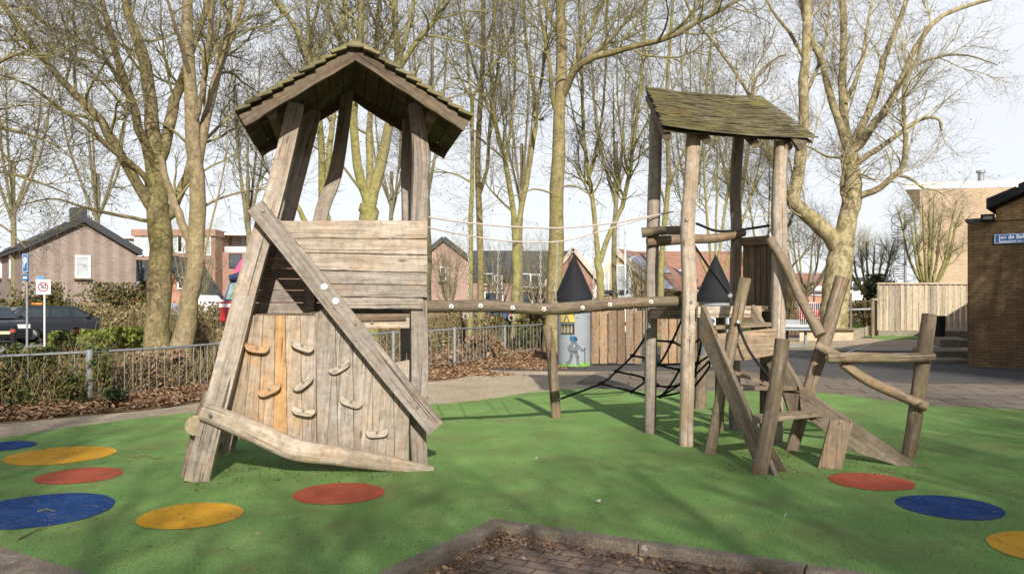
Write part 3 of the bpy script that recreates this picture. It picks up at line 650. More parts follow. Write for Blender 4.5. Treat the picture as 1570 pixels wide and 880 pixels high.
# guard logs
tlog('guard_rail', [(984, 357, 9.25), (1010, 354, 9.2), (1052, 353, 8.75)], [.058, .05, .05], BROWNWOOD)
tlog('guard_rail', [(992, 371, 9.32), (1050, 367, 9.35), (1100, 365, 9.5), (1140, 356, 9.62)], [.062, .056, .055], BROWNWOOD)
b = MB(); b.disc(pt(1053, 337, 8.48), (0, -1, 0), .02, .012); b.disc(pt(1060, 463, 8.48), (0, -1, 0), .018, .012); b.build('bolt', BOLT, tower)
# side panel of upright boards
mb = MB(); pa, pb = pt(1139, 470, 9.55), pt(1186, 470, 8.85)
for i in range(5):
    f0, f1 = i / 5, (i + 1) / 5; a, b_ = lerp(pa, pb, f0), lerp(pa, pb, f1 - .02); h = [.78, .80, .79, .77, .78][i]; a.z = b_.z = 1.46
    mb.prism([a, b_, b_ + Vec((0, 0, h)), a + Vec((0, 0, h + .01))], Vec((.83, .55, 0)) * .03, (0, 0, 1), 0)
mb.build('plank_wall', BROWNWOOD, tower, bevel=.004)
mb = MB(); a, b_ = pt(1137, 371, 9.52), pt(1178, 368, 8.9); d = (b_ - a).normalized(); mb.box((a + b_) / 2, (b_ - a) / 2, Vec((d.y, -d.x, 0)) * .02, (0, 0, .05)); mb.build('top_board', BROWNWOOD, tower, bevel=.005)
# deck
mb = MB(); D0, D1, D2, D3 = pt(1008, 468, 9.35), pt(1066, 468, 8.5), pt(1178, 468, 8.72), pt(1130, 468, 9.7)
for p in (D0, D1, D2, D3): p.z = 1.50
for i in range(6):
    a, b_, c, d = lerp(D1, D0, i / 6), lerp(D2, D3, i / 6), lerp(D2, D3, (i + .94) / 6), lerp(D1, D0, (i + .94) / 6); mb.prism([a, b_, c, d], (0, 0, -.035), b_ - a, 0)
mb.build('deck', BROWNWOOD, tower, bevel=.004)
mb = MB(); mb.prism([pt(996, 489, 9.28), pt(1049, 489, 8.68), pt(1049, 471, 8.68), pt(996, 472, 9.28)], (.05, .05, 0), pt(1049, 489, 8.68) - pt(996, 489, 9.28), 0, .2); mb.build('cross_board', BROWNWOOD, tower, bevel=.005)
mb = MB(); mb.prism([pt(1070, 487, 8.42), pt(1168, 487, 8.55), pt(1168, 469, 8.55), pt(1070, 470, 8.42)], (-.01, .05, 0), (1, .1, 0), 0, .95); mb.build('cross_board', WOOD, tower, bevel=.005)
# stair: left stringer, right stringer, lower wide board, treads, risers
def board(name, ol, d, ua, mat=WOOD, tint=None):
    mb = MB(); mb.prism(ol, d, ua, 0, tint); return mb.build(name, mat, tower, bevel=.006)
sl0, sl1 = pt(1076, 467, 8.40), gp(1188, 730)
board('stringer', [sl0, sl1, gp(1160, 719), pt(1072, 517, 8.40)], (.045, .012, 0), sl1 - sl0, STAIRW, .45)
sr0, sr1 = pt(1152, 467, 8.52), pt(1231, 600, 8.10)
board('stringer', [sr0, sr1, pt(1222, 640, 8.12), pt(1150, 516, 8.52)], (.045, .02, .0), sr1 - sr0, STAIRW, .4)
wb1 = gp(1409, 716)
board('stringer', [pt(1224, 590, 8.0), wb1, gp(1376, 714), pt(1300, 689, 7.72), pt(1228, 634, 7.98)], (.03, .045, 0), wb1 - pt(1224, 590, 8.0), STAIRW, .42)
board('stringer', [pt(1176, 668, 7.45), gp(1208, 724), gp(1184, 720), pt(1166, 694, 7.45)], (.0, .05, 0), (.4, 0, -1), BROWNWOOD, .3)
def tread(l, r, dep, th, mat=STAIRW, tint=.6):
    l, r = Vec(l), Vec(r); d = (r - l); n_ = Vec((-d.y, d.x, 0)).normalized() * dep
    board('tread', [l, r, r + n_, l + n_], (0, 0, -th), d, mat, tint)
tread(pt(1098, 500, 8.16), pt(1183, 494.5, 8.34), .20, .04)
board('riser', [pt(1099, 512, 8.1), pt(1191, 503, 8.24), pt(1196, 543, 8.2), pt(1140, 553, 8.1), pt(1112, 551, 8.08)][::-1], (-.01, .04, .0), (1, .12, 0), STAIRW, .8)
board('brace_board', [pt(1126, 568, 7.95), pt(1128, 575, 7.95), pt(1188, 596, 8.05), pt(1190, 590, 8.05)], (.0, .06, 0), (1, 0, -.3), STAIRW, .7)
tread(pt(1134, 592, 7.80), pt(1226, 593, 8.05), .18, .04)
tread(pt(1152, 643, 7.52), pt(1276, 630, 7.93), .24, .045)
board('bracket', [pt(1248, 628, 8.0), pt(1280, 636, 7.9), pt(1276, 645, 7.9), pt(1262, 650, 7.95)], (0, .06, 0), (1, 0, 0), BROWNWOOD)
board('bracket', [pt(1200, 602, 8.0), pt(1226, 604, 8.0), pt(1222, 638, 8.0), pt(1212, 638, 8.0)], (0, .05, 0), (0, 0, 1), BROWNWOOD, .2)
board('stair_support', [gp(1254, 718), gp(1291, 720), pt(1308, 649, 7.42), pt(1273, 646, 7.42)], (.015, .05, .02), (.1, 0, 1), STAIRW, .72)
for u, v, Y in ((1172, 673, 8.3), (1103, 660, 9.0)):
    p = gp(u, v); mb = MB(); mb.tube([p, p + Vec((0, 0, .55)), p + Vec((.01, 0, 1.44))], .05, S=10, sq=3); mb.build('post', [BROWNWOOD, END], tower)
# leaning poles and their log rails
tlog('pole', [(1088, 697, 8.12), (1105, 610, 8.1), (1123, 520, 8.08), (1143, 426, 8.05)], [.056, .057, .058, .06], LOG, 22)
tlog('pole', [(1164, 728, 7.19), (1178, 655, 7.2), (1190, 590, 7.22), (1200, 520, 7.25)], [.078, .069, .064, .066], LOG, 20)
tlog('pole', [(1213, 693, 8.29), (1240, 600, 8.3), (1266, 515, 8.32), (1292, 426, 8.35)], [.064, .068, .074, .076], LOG, 22)
tlog('pole', [(1393, 702, 7.95), (1406, 620, 7.96), (1414, 560, 7.97), (1425, 482, 8.0)], [.068, .072, .075, .07], LOG, 22)
tlog('handrail', [(1179, 365, 8.55), (1204, 405, 8.5), (1224, 450, 8.42), (1242, 485, 8.32), (1258, 514, 8.22)], [.05, .055, .052, .06], LOG, 20)
tlog('handrail', [(1252, 529, 8.16), (1272, 540, 8.1), (1294, 550, 7.98)], [.05, .052, .05], LOG, 14)
tlog('handrail', [(1269, 549, 8.0), (1310, 548, 7.95), (1370, 549, 7.88), (1432, 547, 7.86)], [.05, .055, .05, .045], LOG, 26, jit=.06)
tlog('handrail', [(1290, 556, 8.05), (1330, 583, 7.96), (1375, 604, 7.9), (1421, 623, 7.84)], [.045, .053, .05, .052], LOG, 24, jit=.06)
b = MB(); b.disc(pt(1412, 618, 7.765), (0, -1, 0), .018, .014); b.build('bolt', BOLT, tower)
def rope(name, px, r, mat, parent, n=16, S=7):
    mb = MB(); mb.tube(vcurve([pt(*p) for p in px], n), r, S=S, mat=0, cap=0); return mb.build(name, mat, parent)
rope('rope', [(1131, 492, 8.0), (1138, 515, 8.0), (1152, 543, 7.95), (1179, 578, 7.9)], .014, ROPE, tower)
rope('rope', [(1061, 371, 8.6), (1090, 414, 9.0), (1119, 453, 9.4)], .013, ROPE, tower)
rope('rope', [(1068, 343, 8.7), (1098, 354, 9.0), (1130, 353, 9.2), (1180, 346, 9.0)], .015, ROPE, tower)
b = MB(); b.disc(pt(1119, 453, 9.38), (0, -1, 0), .03, .02); b.disc(pt(1034, 461, 8.78), (0, -.3, 1), .03, .03); b.disc(pt(1131, 494, 7.98), (0, -1, .2), .018, .02); b.build('rope_clamp', GALV, tower)

# ------------------------------------------------------------------ balance beam between the two, rope handrails with chains
def beamY(u): return lerp(7.72, 8.72, (u - 655) / (1043 - 655))
beam = thing('balance_beam', 'long crooked log beam with white bolt caps joining the two wooden towers', 'beam', pt(655, 470, 7.72))
mb = MB(); bl = [(648, 470), (700, 469.5), (740, 469), (790, 472), (832, 474), (880, 472), (930, 467), (985, 463.5), (1044, 462)]
mb.tube(vcurve([pt(u, v, beamY(u)) for u, v in bl], 40), [.062, .058, .064, .057, .062, .066, .066, .06, .058], S=14, jit=.035, mat=0, cap=1); mb.build('log', [LOG, END], beam)
for u, v in ((692, 470), (737, 469), (786, 472), (834, 474), (893, 472), (935, 467), (998, 463)):
    b = MB(); b.disc(pt(u, v, beamY(u) - .066), (-.05, -1, .05), .023, .016, S=16); b.disc(pt(u, v, beamY(u) - .084), (-.05, -1, .05), .011, .007, 1, 8); b.build('bolt_cap', [CAP, BOLT], beam)
for u, v in ((714, 485), (784, 487), (884, 483), (928, 478), (972, 475)):
    mb = MB(); c = pt(u, v, beamY(u)); mb.tube([c + Vec((math.cos(t) * .028, 0, math.sin(t) * .03)) for t in np.linspace(0, 6.28, 12)], .007, S=6); mb.build('ring', CHAIN, beam)
rail = thing('rope_handrail', 'two sagging pink ropes with hanging chains above the log beam', 'rope handrail', pt(657, 349, 7.7))
rope('rope', [(657, 333, 7.75), (710, 341, 8.0), (775, 347, 8.2), (830, 349.5, 8.4), (872, 349, 8.55), (940, 342, 8.9), (1000, 331, 9.25), (1052, 321, 9.3)], .0085, PINKROPE, rail, 40)
rope('rope', [(657, 349, 8.0), (710, 360, 8.3), (770, 369, 8.6), (830, 371.5, 8.8), (872, 368, 8.95), (930, 352, 9.15), (1000, 332, 9.35)], .008, PINKROPE, rail, 40)
def chain(u0, v0, Y0, u1, v1, Y1):
    mb = MB(); a, b_ = pt(u0, v0, Y0), pt(u1, v1, Y1); n = max(3, int((b_ - a).length / .045))
    for i in range(n):
        p, q = lerp(a, b_, i / n), lerp(a, b_, (i + .8) / n); s = Vec((.008, 0, 0)) if i % 2 else Vec((0, .008, 0)); mb.tube([p - s * .3, p + s, q + s, q - s * .3], .004, S=5)
        mb.tube([p - s * .3, p - s, q - s, q - s * .3], .004, S=5)
    mb.build('chain', CHAIN, rail)
for u, v, v2 in ((718, 342, 464), (829, 349.5, 466), (910, 346, 463), (948, 341, 458)): chain(u, v, beamY(u) + .22, u, v2, beamY(u))
for u, v, v2 in ((765, 368, 466), (855, 370, 466)): chain(u, v, beamY(u) + .4, u - 3, v2, beamY(u))

# ------------------------------------------------------------------ climbing net with its two posts
net = thing('climbing_net', 'black rope climbing net slung low beneath the stair tower', 'climbing net', gp(985, 640))
kn = dict(s=(860, 611), a=(921, 588), b=(945, 569), c=(970, 545), d=(990, 516), e=(969, 600), f=(993, 606), g=(1013, 607.5), h=(1044, 601), i=(1064, 593), j=(1086, 565), k=(989, 581), l=(993, 550), m=(1009, 559), n=(1042, 567),
          o=(1007, 591), p=(1026, 593), q=(1045, 588), r=(1064, 576), t=(1088, 553), u=(1047, 486), v=(1030, 524), w=(1007, 522), x=(1045, 531), y=(1064, 526), z=(1075, 522), A=(1069, 557), B=(1063, 580), D=(1086, 546), E=(1066, 556))
def kp(c): u, v = kn[c]; return pt(u, v, 10.55 - .95 * max(0, (600 - v) / 115) + (.25 if u > 1050 else 0))
for s in ('sabcd', 'aefghij', 'bke', 'clmn', 'opqrt', 'uvmlo', 'dwvx', 'npg', 'yzAB', 'EAD', 'mA', 'gq', 'klo', 'nrB', 'tji', 'hq'):
    mb = MB(); P = [kp(c) for c in s]
    mb.tube(vcurve(P, 5 * len(P)), .0145, S=7); mb.build('rope', ROPE, net)
mb = MB()
for c in 'abceglmnopqrvAkf': mb.tube([kp(c) - Vec((.03, 0, .012)), kp(c), kp(c) + Vec((.03, 0, .012))], [.022, .027, .022], S=8)
mb.build('knot', ROPE, net)['kind'] = 'stuff'
def netpost(px, rad, lab):
    p = [pt(*q) for q in px]; mb = MB(); mb.tube(vcurve(p, 12), rad, S=14, sq=3, jit=.02, mat=0, cap=1); o = mb.build('net_post', [LOG, END]); tag(o, lab, 'post', 'posts that hold the climbing net')
netpost([(853, 641, 10.6), (849, 590, 10.6), (845, 540, 10.6), (838, 499, 10.6)], [.065, .068, .066, .06], 'short crooked wooden post standing alone in the green, holding the net end')
netpost([(1073, 627, 11.5), (1075, 590, 11.5), (1077, 546, 11.5)], [.085, .085, .08], 'short thick wooden post behind the stair tower, at the net corner')
mb = MB(); mb.tube([pt(853, 612, 10.54), pt(858, 612, 10.5), kp('s')], .012, S=6); mb.build('shackle', GALV, net)

# ================================================================== CASTLE PLAY WALL (two turrets and a palisade)
GREY = plain('grey_turret_paint', (.25, .265, .28), .8, .2, 0, .1, 3)
MS = plain('mural_steel', (.24, .26, .29), .8, .2, 0, .12, 9)
BLACKP = plain('black_cone_paint', (.014, .014, .016), .75, .2, 0, .3, 4)
MY, MK, MG, MB_, MW, MP, MR = (plain(n, c, .8, .2, 0, .12, 9) for n, c in (('mural_yellow', (.48, .37, .08)), ('mural_black', (.03, .03, .035)), ('mural_green', (.16, .40, .05)), ('mural_blue', (.03, .11, .20)), ('mural_white', (.7, .7, .7)), ('mural_pink', (.6, .2, .25)), ('mural_grey', (.13, .14, .15))))
def turret(X, Y, lab, knight):
    t = thing('castle_turret', lab, 'turret', (X, Y, 0), 'castle turrets'); r = .40
    mb = MB(); mb.tube([(X, Y, 0), (X, Y, .8), (X, Y, 1.56)], r, S=40, ref=(1, 0, 0)); mb.build('wall', GREY, t)
    mb = MB(); S = 40; vs = []; hs = [(.485, 1.56), (.475, 1.64), (.24, 2.17), (.0, 2.70)]
    for rr, z in hs[:3]: vs += [Vec((X + math.cos(2 * math.pi * k / S) * rr, Y + math.sin(2 * math.pi * k / S) * rr, z)) for k in range(S)]
    vs.append(Vec((X, Y, 2.70))); fs = [[i * S + k, i * S + (k + 1) % S, (i + 1) * S + (k + 1) % S, (i + 1) * S + k] for i in range(2) for k in range(S)] + [[2 * S + k, 2 * S + (k + 1) % S, 3 * S] for k in range(S)] + [list(range(S))[::-1]]
    mb.add(vs, fs, [[(0, 0)] * len(f) for f in fs], smooth=False); mb.build('cone_roof', BLACKP, t)
    def mural(name, polys, par=t, lift=.003):          # paint that follows the round wall, a few mm proud
        mb = MB()
        for mat, ol in polys:
            n = len(ol); V = []
            for x, z in ol: a = x / r; V.append(Vec((X + math.sin(a) * (r + lift), Y - math.cos(a) * (r + lift), z)))
            mb.add(V, [list(range(n))], [[(0, 0)] * n], mat)
        return mb.build(name, [MY, MK, MG, MB_, MW, MR, MP if not knight else MS], par)
    def rect(m, x0, z0, x1, z1):
        return [(m, [(lerp(x0, x1, i / 4), z0), (lerp(x0, x1, (i + 1) / 4), z0), (lerp(x0, x1, (i + 1) / 4), z1), (lerp(x0, x1, i / 4), z1)]) for i in range(4)]
    if knight:
        mural('painted_window', rect(1, -.385, .76, -.02, 1.0) + rect(0, -.385, 1.04, -.02, 1.30) + rect(1, -.385, .99, -.02, 1.06), lift=.006)
        mural('painted_window_detail', rect(5, -.37, 1.0, -.05, 1.03) + [(5, [(-.30, 1.06), (-.13, 1.06), (-.215, 1.27)])] + [(0, [(x, .79), (x + .02, .79), (x + .02, .97), (x, .97)]) for x in (-.36, -.27, -.18, -.09)] + [(5, [(x - .01, .80), (x + .055, .80), (x + .055, .9), (x + .022, .97), (x - .01, .9)]) for x in (-.325, -.235, -.145)], lift=.010)
        gr = []
        rg = random.Random(4)
        for i in range(26): x = -.5 + i * .036; gr.append((2, [(x, .0), (x + .045, .0), (x + .03, .06 + rg.random() * (.13 if x > .1 or x < -.25 else .05))]))
        gr.append((0, [(.33, .02), (.40, .02), (.38, .13), (.34, .12)])); mural('painted_grass', gr)
        sx, sz = -.02, .03; k = lambda P: [(sx + x * 1.12, sz + z * .98) for x, z in P]
        mural('painted_knight', lift=.015, polys=[(5, k([(-.09, .32), (.07, .30), (.09, .50), (.03, .56), (-.06, .56), (-.11, .48)])),
            (5, k([(-.09, .33), (.0, .33), (-.05, .16), (-.10, .14)])), (5, k([(-.10, .15), (-.04, .16), (-.09, .03), (-.20, .0), (-.19, .05)])),
            (5, k([(.0, .32), (.08, .31), (.10, .16), (.04, .16)])), (5, k([(.04, .17), (.10, .17), (.10, .02), (.15, .0), (.05, .0)])),
            (5, k([(.06, .50), (.10, .48), (.20, .36), (.16, .33)])), (5, k([(.15, .36), (.20, .34), (.27, .40), (.24, .43)])), (5, k([(-.09, .50), (-.14, .44), (-.13, .34), (-.09, .36)])),
            (3, k([(-.06, .57), (.05, .57), (.07, .64), (.03, .71), (-.03, .71), (-.08, .66)])), (1, k([(.23, .02), (.245, .02), (.235, .42), (.22, .42)]))])
        mural('painted_knight_detail', [(1, k([(.0, .62), (.06, .61), (.06, .65), (.0, .66)])), (3, k([(-.09, .60), (-.05, .62), (-.06, .76), (-.09, .70)])), (6, k([(-.03, .42), (.01, .42), (.02, .50), (-.03, .51)])), (1, k([(-.08, .33), (.06, .31), (.06, .335), (-.08, .355)])),
            (1, k([(-.08, .20), (-.04, .20), (-.045, .23), (-.07, .23)])), (1, k([(.05, .19), (.095, .19), (.095, .215), (.05, .215)])), (6, k([(.06, .45), (.09, .44), (.12, .40), (.09, .40)]))], lift=.018)
    else:
        mural('painted_shapes', [(4, [(-.2 + math.cos(t) * .13, 1.06 + math.sin(t) * .13) for t in np.linspace(0, 6.1, 14)]), (1, [(.06, .9), (.16, .9), (.16, 1.26), (.06, 1.26)]), (4, [(.22, .95), (.32, .95), (.32, 1.2), (.22, 1.2)]), (3, [(-.2, .7), (-.12, .7), (-.12, .88), (-.2, .88)]), (4, [(-.06, .68), (.03, .68), (.03, .88), (-.06, .88)]), (1, [(.1, .66), (.18, .66), (.18, .88), (.1, .88)])])
        mural('painted_shapes_detail', [(3, [(-.2 + math.cos(t) * .09, 1.08 + math.sin(t) * .07) for t in np.linspace(0, 6.1, 14)]), (6, [(-.02, 1.1), (.05, 1.1), (.05, 1.28), (-.02, 1.28)])], lift=.006)
    return t
turret((880 - U0) / F * 19.3, 19.3, 'grey round turret with a painted knight and yellow window, black cone roof', True)
turret((1097 - U0) / F * 19.3, 19.3, 'grey round turret with a black cone roof, seen through the legs of the stair tower', False)
pal = thing('palisade', 'low fence of upright brown boards between the two grey turrets', 'wooden fence', (3.2, 19.4, 0))
xs = [906, 919, 932, 946, 959, 972, 985, 999, 1012, 1025, 1038, 1051, 1064, 1076]
PALW = wood('palisade_boards', (.17, .115, .07), (.28, .20, .13), (.36, .27, .18))
for i in range(len(xs) - 1):
    x0, x1 = (xs[i] - U0) / F * 19.4 + .012, (xs[i + 1] - U0) / F * 19.4 - .012; zt = 1.33 + random.uniform(-.02, .02); mb = MB()
    z0 = .02 + random.uniform(0, .03)
    if i in (6,):                                        # board cut short over the round crawl hole
        mb.prism([(x0, 19.4, .74), (x1, 19.4, .82), (x1, 19.4, zt), (x0, 19.4, zt)], (0, .04, 0), (0, 0, 1))
    elif i == 7: mb.prism([(x0, 19.4, .82), (x1, 19.4, .76), (x1, 19.4, zt), (x0, 19.4, zt)], (0, .04, 0), (0, 0, 1))
    else: mb.prism([(x0, 19.4, z0), (x1, 19.4, z0), (x1, 19.4, zt), (x0, 19.4, zt)], (0, .04, 0), (0, 0, 1))
    mb.build('plank', PALW, pal, bevel=.006)
mb = MB(); mb.abox(1.95, 4.62, 19.45, 19.52, .95, 1.05); mb.abox(1.95, 3.1, 19.45, 19.52, .3, .4); mb.build('cross_rail', BROWNWOOD, pal)

# ================================================================== RAILING FENCE ALONG THE PATH
fl = [(-14, 7.5, .80), (-8.9, 9.3, .78), None, None, None, None, None, None]
def fpt(u, Y, z): return ((u - U0) / F * Y, Y, z)
FP = [Vec((-9.3, 9.2, .78)), Vec(fpt(137, 12.0, .785)), Vec(fpt(338, 14.3, .79)), Vec(fpt(603, 17.6, .86)), Vec(fpt(697, 18.7, .90)), Vec(fpt(774, 22.0, .865)), Vec(fpt(838, 24.5, .85))]
fence = thing('railing_fence', 'low galvanised railing with thin bars and ivy running along the left path', 'metal fence', (FP[2].x, FP[2].y, 0))
for i, p in enumerate(FP):
    mb = MB(); mb.tube([(p.x, p.y, -.05), (p.x, p.y, p.z * .5), (p.x, p.y, p.z + .02)], .042 if i != 1 else .055, S=12); mb.disc((p.x, p.y, p.z + .02), (0, 0, 1), .05, .02); mb.build('post', GALV, fence)
nb = [20, 17, 22, 10, 15, 12]
for i in range(len(FP) - 1):
    a, b = FP[i], FP[i + 1]; mb = MB(); mb.tube([a, lerp(a, b, .5) - Vec((0, 0, .012)), b], .022, S=8); mb.build('top_rail', GALV, fence)
    mb = MB(); z = Vec((0, 0, .10)); A, B = Vec((a.x, a.y, 0)) + z, Vec((b.x, b.y, 0)) + z; mb.tube([A, B], .014, S=6); mb.build('bottom_rail', GALV, fence)
    for k in range(1, nb[i]):
        f = k / nb[i]; p = lerp(a, b, f); mb = MB(); mb.tube([(p.x, p.y, .04), (p.x, p.y, p.z)], .0075, S=6); mb.build('bar', GALV, fence)

# ================================================================== BUILDINGS
def frame_box(mb, c, xd, up, nrm, w_, h_, t, dpt):
    for sx, sz, hw, hh in ((0, h_ / 2 - t / 2, w_ / 2, t / 2), (0, -h_ / 2 + t / 2, w_ / 2, t / 2), (-w_ / 2 + t / 2, 0, t / 2, h_ / 2 - t), (w_ / 2 - t / 2, 0, t / 2, h_ / 2 - t)):
        mb.box(c + xd * sx + up * sz, xd * hw, -nrm * dpt, up * hh)
def window(par, c, xd, w_, h_, nrm=None, glass=None, sill=True, mull=0, fm=None, t=.09):
    xd = Vec(xd).normalized(); up = Vec((0, 0, 1)); nrm = Vec(nrm).normalized() if nrm else Vec((xd.y, -xd.x, 0)); c = Vec(c)
    mb = MB(); frame_box(mb, c + nrm * .01, xd, up, nrm, w_, h_, t, .05)
    for k in range(mull): mb.box(c + xd * (w_ * ((k + 1) / (mull + 1) - .5)), xd * (t * .35), -nrm * .045, up * (h_ / 2 - t))
    f = mb.build('window', fm or WHITE, par)
    mb = MB(); mb.box(c + nrm * .0, xd * (w_ / 2 - t * .9), -nrm * .02, up * (h_ / 2 - t * .9)); mb.build('pane', glass or GLASS, f)
    if sill: mb = MB(); mb.box(c + nrm * .04 - up * (h_ / 2 + .05), xd * (w_ / 2 + .06), -nrm * .09, up * .045); mb.build('sill', BROWNWOOD, f)
    return f
def house(name, label, O, g, width, d, depth, eave, ridge, frac, wm, rm, cat='house', group=None, eave2=None, over=.25, chim=None, trim=None):
    """gable end along g from O, ridge running along d"""
    g, d, O = Vec(g).normalized(), Vec(d).normalized(), Vec(O); Z = lambda z: Vec((0, 0, z)); e2 = eave2 or eave
    t = thing(name, label, cat, O, group)
    mb = MB(); mb.prism([O + Z(-.1), O + g * width + Z(-.1), O + g * width + Z(e2), O + g * width * frac + Z(ridge), O + Z(eave)], d * depth, g, W0); mb.build('wall', wm, t)
    ap = O + g * width * frac + Z(ridge)
    for s, e0, ez in ((0, O + Z(eave), eave), (1, O + g * width + Z(e2), e2)):
        v = e0 - ap; ln = v.length; v.normalize(); low = ap + v * (ln + over); n_ = v.cross(d).normalized(); n_ = n_ if n_.z > 0 else -n_
        mb = MB(); a = ap - d * over + n_ * .03; b = low - d * over + n_ * .03; mb.prism([a, b, b + d * (depth + over * 2), a + d * (depth + over * 2)], n_ * .10, d, W0); r_ = mb.build('roof', rm, t)
        mb = MB(); mb.prism([a - n_ * .18 - d * .03, b - n_ * .18 - d * .03, b + n_ * .13 - d * .03, a + n_ * .13 - d * .03], d * .05, v); mb.build('verge', trim or DARKM, t)
        mb = MB(); mb.tube([low + n_ * .0 + Z(-.05) - d * over, low + Z(-.05) + d * (depth + over)], .07, S=8); mb.build('gutter', trim or DARKM, t)
    if chim:
        p = ap + d * chim; mb = MB(); mb.box(p + Z(.15), g * .35, d * .3, Z(.5), 0); mb.build('chimney', DARKM, t)
    return t
def wpt(u, v, O, g):
    """pixel -> point on the vertical wall through O along g"""
    k = (u - U0) / F; g = Vec(g).normalized(); O = Vec(O); n_ = Vec((g.y, -g.x, 0)); Y = O.dot(n_) / (k * n_.x + n_.y); return pt(u, v, Y)
# left house with the ribbed purple gable
gO, gg, gd = Vec((-23.4, 38, 0)), Vec((.85, .53, 0)).normalized(), Vec((-.62, .78, 0)).normalized()
hl = house('brick_house', 'purple brown brick house with a dark solar roof and one white window in its gable', gO, gg, 4.95 * 1.0, gd, 13, 4.15, 5.62, .52, B_PURPLE, T_DARK, chim=1.2, group='brick houses beyond the fence')
nrm = Vec((gg.y, -gg.x, 0))
window(hl, wpt(127, 409, gO, gg) + nrm * .03, gg, .68, 1.12, nrm, CURTAIN)
for u in (19, 1, -14):
    c = wpt(u, 409, gO, gd) ; n2 = Vec((-gd.y, gd.x, 0)); n2 = n2 if n2.y < 0 else -n2; window(hl, c + n2 * .03, gd, 1.1, 1.25, n2, CURTAIN)
for i, k in enumerate((1.3, 4.6, 8.0)):
    ap = gO + gg * (4.95 * .52) + Vec((0, 0, 5.62)); v = (gO + Vec((0, 0, 4.15)) - ap).normalized(); n_ = v.cross(gd).normalized(); n_ = n_ if n_.z > 0 else -n_
    mb = MB(); a = ap + gd * k + v * .45 + n_ * .15; mb.prism([a, a + v * 2.0, a + v * 2.0 + gd * 3.0, a + gd * 3.0], n_ * .05, gd, W0); mb.build('solar_panel', SOLAR, hl)
# apartment block far behind
ab = thing('apartment_block', 'long salmon brick apartment block with balconies and a white roof edge', 'building', (-30, 80, 0), 'brick houses beyond the fence')
def AX(u): return (u - U0) / F * 80
mb = MB(); mb.abox(AX(205), AX(330), 80, 92, 0, 8.1, W0); mb.abox(AX(330), AX(640), 82, 92, 0, 6.6, W0); mb.abox(AX(166), AX(205), 83, 92, 0, 6.6, W0); mb.abox(AX(345), AX(620), 84.5, 92, 6.6, 8.4, W0); mb.build('wall', B_RED, ab)
mb = MB(); mb.abox(AX(160), AX(211), 81.6, 92, 8.0, 8.2); mb.abox(AX(322), AX(625), 82.2, 93, 8.4, 8.62); mb.build('roof', WHITE, ab)
mb = MB(); mb.abox(AX(203), AX(332), 79.7, 92, 8.1, 8.75, W0); mb.build('parapet', B_RED, ab)
for u, v, w_, h_ in ((214, 378, 1.0, 2.0), (226, 378, 1.0, 2.0), (268, 372, 1.6, 2.0), (278, 372, .8, 2.2), (316, 377, 1, 2)): window(ab, pt(u, v, 79.95), (1, 0, 0), w_, h_, None, CURTAIN, False)
for u, v, w_, h_ in ((334, 400, .75, 1.4), (361, 400, 1.3, 1.5), (335, 433, .8, 1.3), (362, 436, 1.2, 1.4), (390, 402, 1.2, 1.4), (430, 402, 1.2, 1.4), (390, 434, 1.2, 1.4), (470, 420, 1.4, 1.5)): window(ab, pt(u, v, 81.95), (1, 0, 0), w_, h_, None, GLASS, False, fm=DARKM)
for u in (340, 352, 366, 380, 400, 430): window(ab, pt(u, 372, 84.4), (1, 0, 0), .9, 1.6, None, CURTAIN, False)
mb = MB(); mb.abox(AX(333), AX(620), 82.05, 82.12, 6.6, 7.2); mb.build('balcony_rail', plain('balcony_glass', (.5, .5, .48), .3, .5), ab)
# small orange house with the white window
ho = house('orange_house', 'small orange brick house with a white window, seen between the two tree trunks', pt(206, V0, 55) - Vec((0, 0, H)), (1, .1, 0), 3.7, (-.1, 1, 0), 8, 2.0, 4.75, .55, B_ORANGE, T_DARK, group='brick houses beyond the fence')
ho_o = pt(206, V0, 54.9) - Vec((0, 0, H)); window(ho, wpt(279.5, 434, ho_o, (1, .1, 0)), (1, .1, 0), .62, .85, None, GLASS, False)
window(ho, wpt(212, 440, ho_o, (1, .1, 0)), (1, .1, 0), .3, 1.4, None, WHITE, False)
mb = MB(); mb.abox((205 - U0) / F * 53, (232 - U0) / F * 53, 52.6, 55, 2.9, 4.3, W0); mb.build('porch_roof', T_DARK, ho)
mb = MB(); mb.abox((258 - U0) / F * 54, (285 - U0) / F * 54, 53.5, 54.6, 0, 1.4); mb.build('plinth', plain('grey_blue_panel', (.22, .26, .33), .7), ho)
# houses behind the beam
hw = house('brick_house', 'rustic brick gable house with one narrow white window, right behind the climbing hut', pt(640, V0, 58) - Vec((0, 0, H)), (1, .06, 0), 3.9, (-.06, 1, 0), 10, 4.6, 6.15, .49, B_ROW, T_DARK, group='brick houses beyond the fence')
window(hw, wpt(679, 420, pt(640, V0, 57.9) - Vec((0, 0, H)), (1, .06, 0)), (1, .06, 0), .5, 1.05, None, GLASS)
hr = house('row_house', 'low brick row of houses with a long dark roof and white windows behind the beam', pt(722, V0, 68) - Vec((0, 0, H)), (-.06, 1, 0), 7, (1, .06, 0), 8.6, 3.5, 6.0, .5, B_ROW, T_DARK, group='brick houses beyond the fence')
for u, v, w_, h_ in ((748, 428, .9, 1.0), (764, 433, .7, 1.2), (805, 430, .9, 1.2), (820, 431, .8, 1.2), (757, 458, 1.6, 1.2), (808, 458, 1.0, 1.4)): window(hr, pt(u, v, 67.9), (1, .06, 0), w_, h_, None, GLASS, False)
hm = house('brick_house', 'pale orange brick gable house behind the turret with the painted knight', pt(836, V0, 60) - Vec((0, 0, H)), (1, 0, 0), 4.2, (0, 1, 0), 9, 2.9, 5.5, .5, B_RED, T_DARK, group='brick houses beyond the fence', trim=plain('pale_verge', (.5, .42, .33), .7))
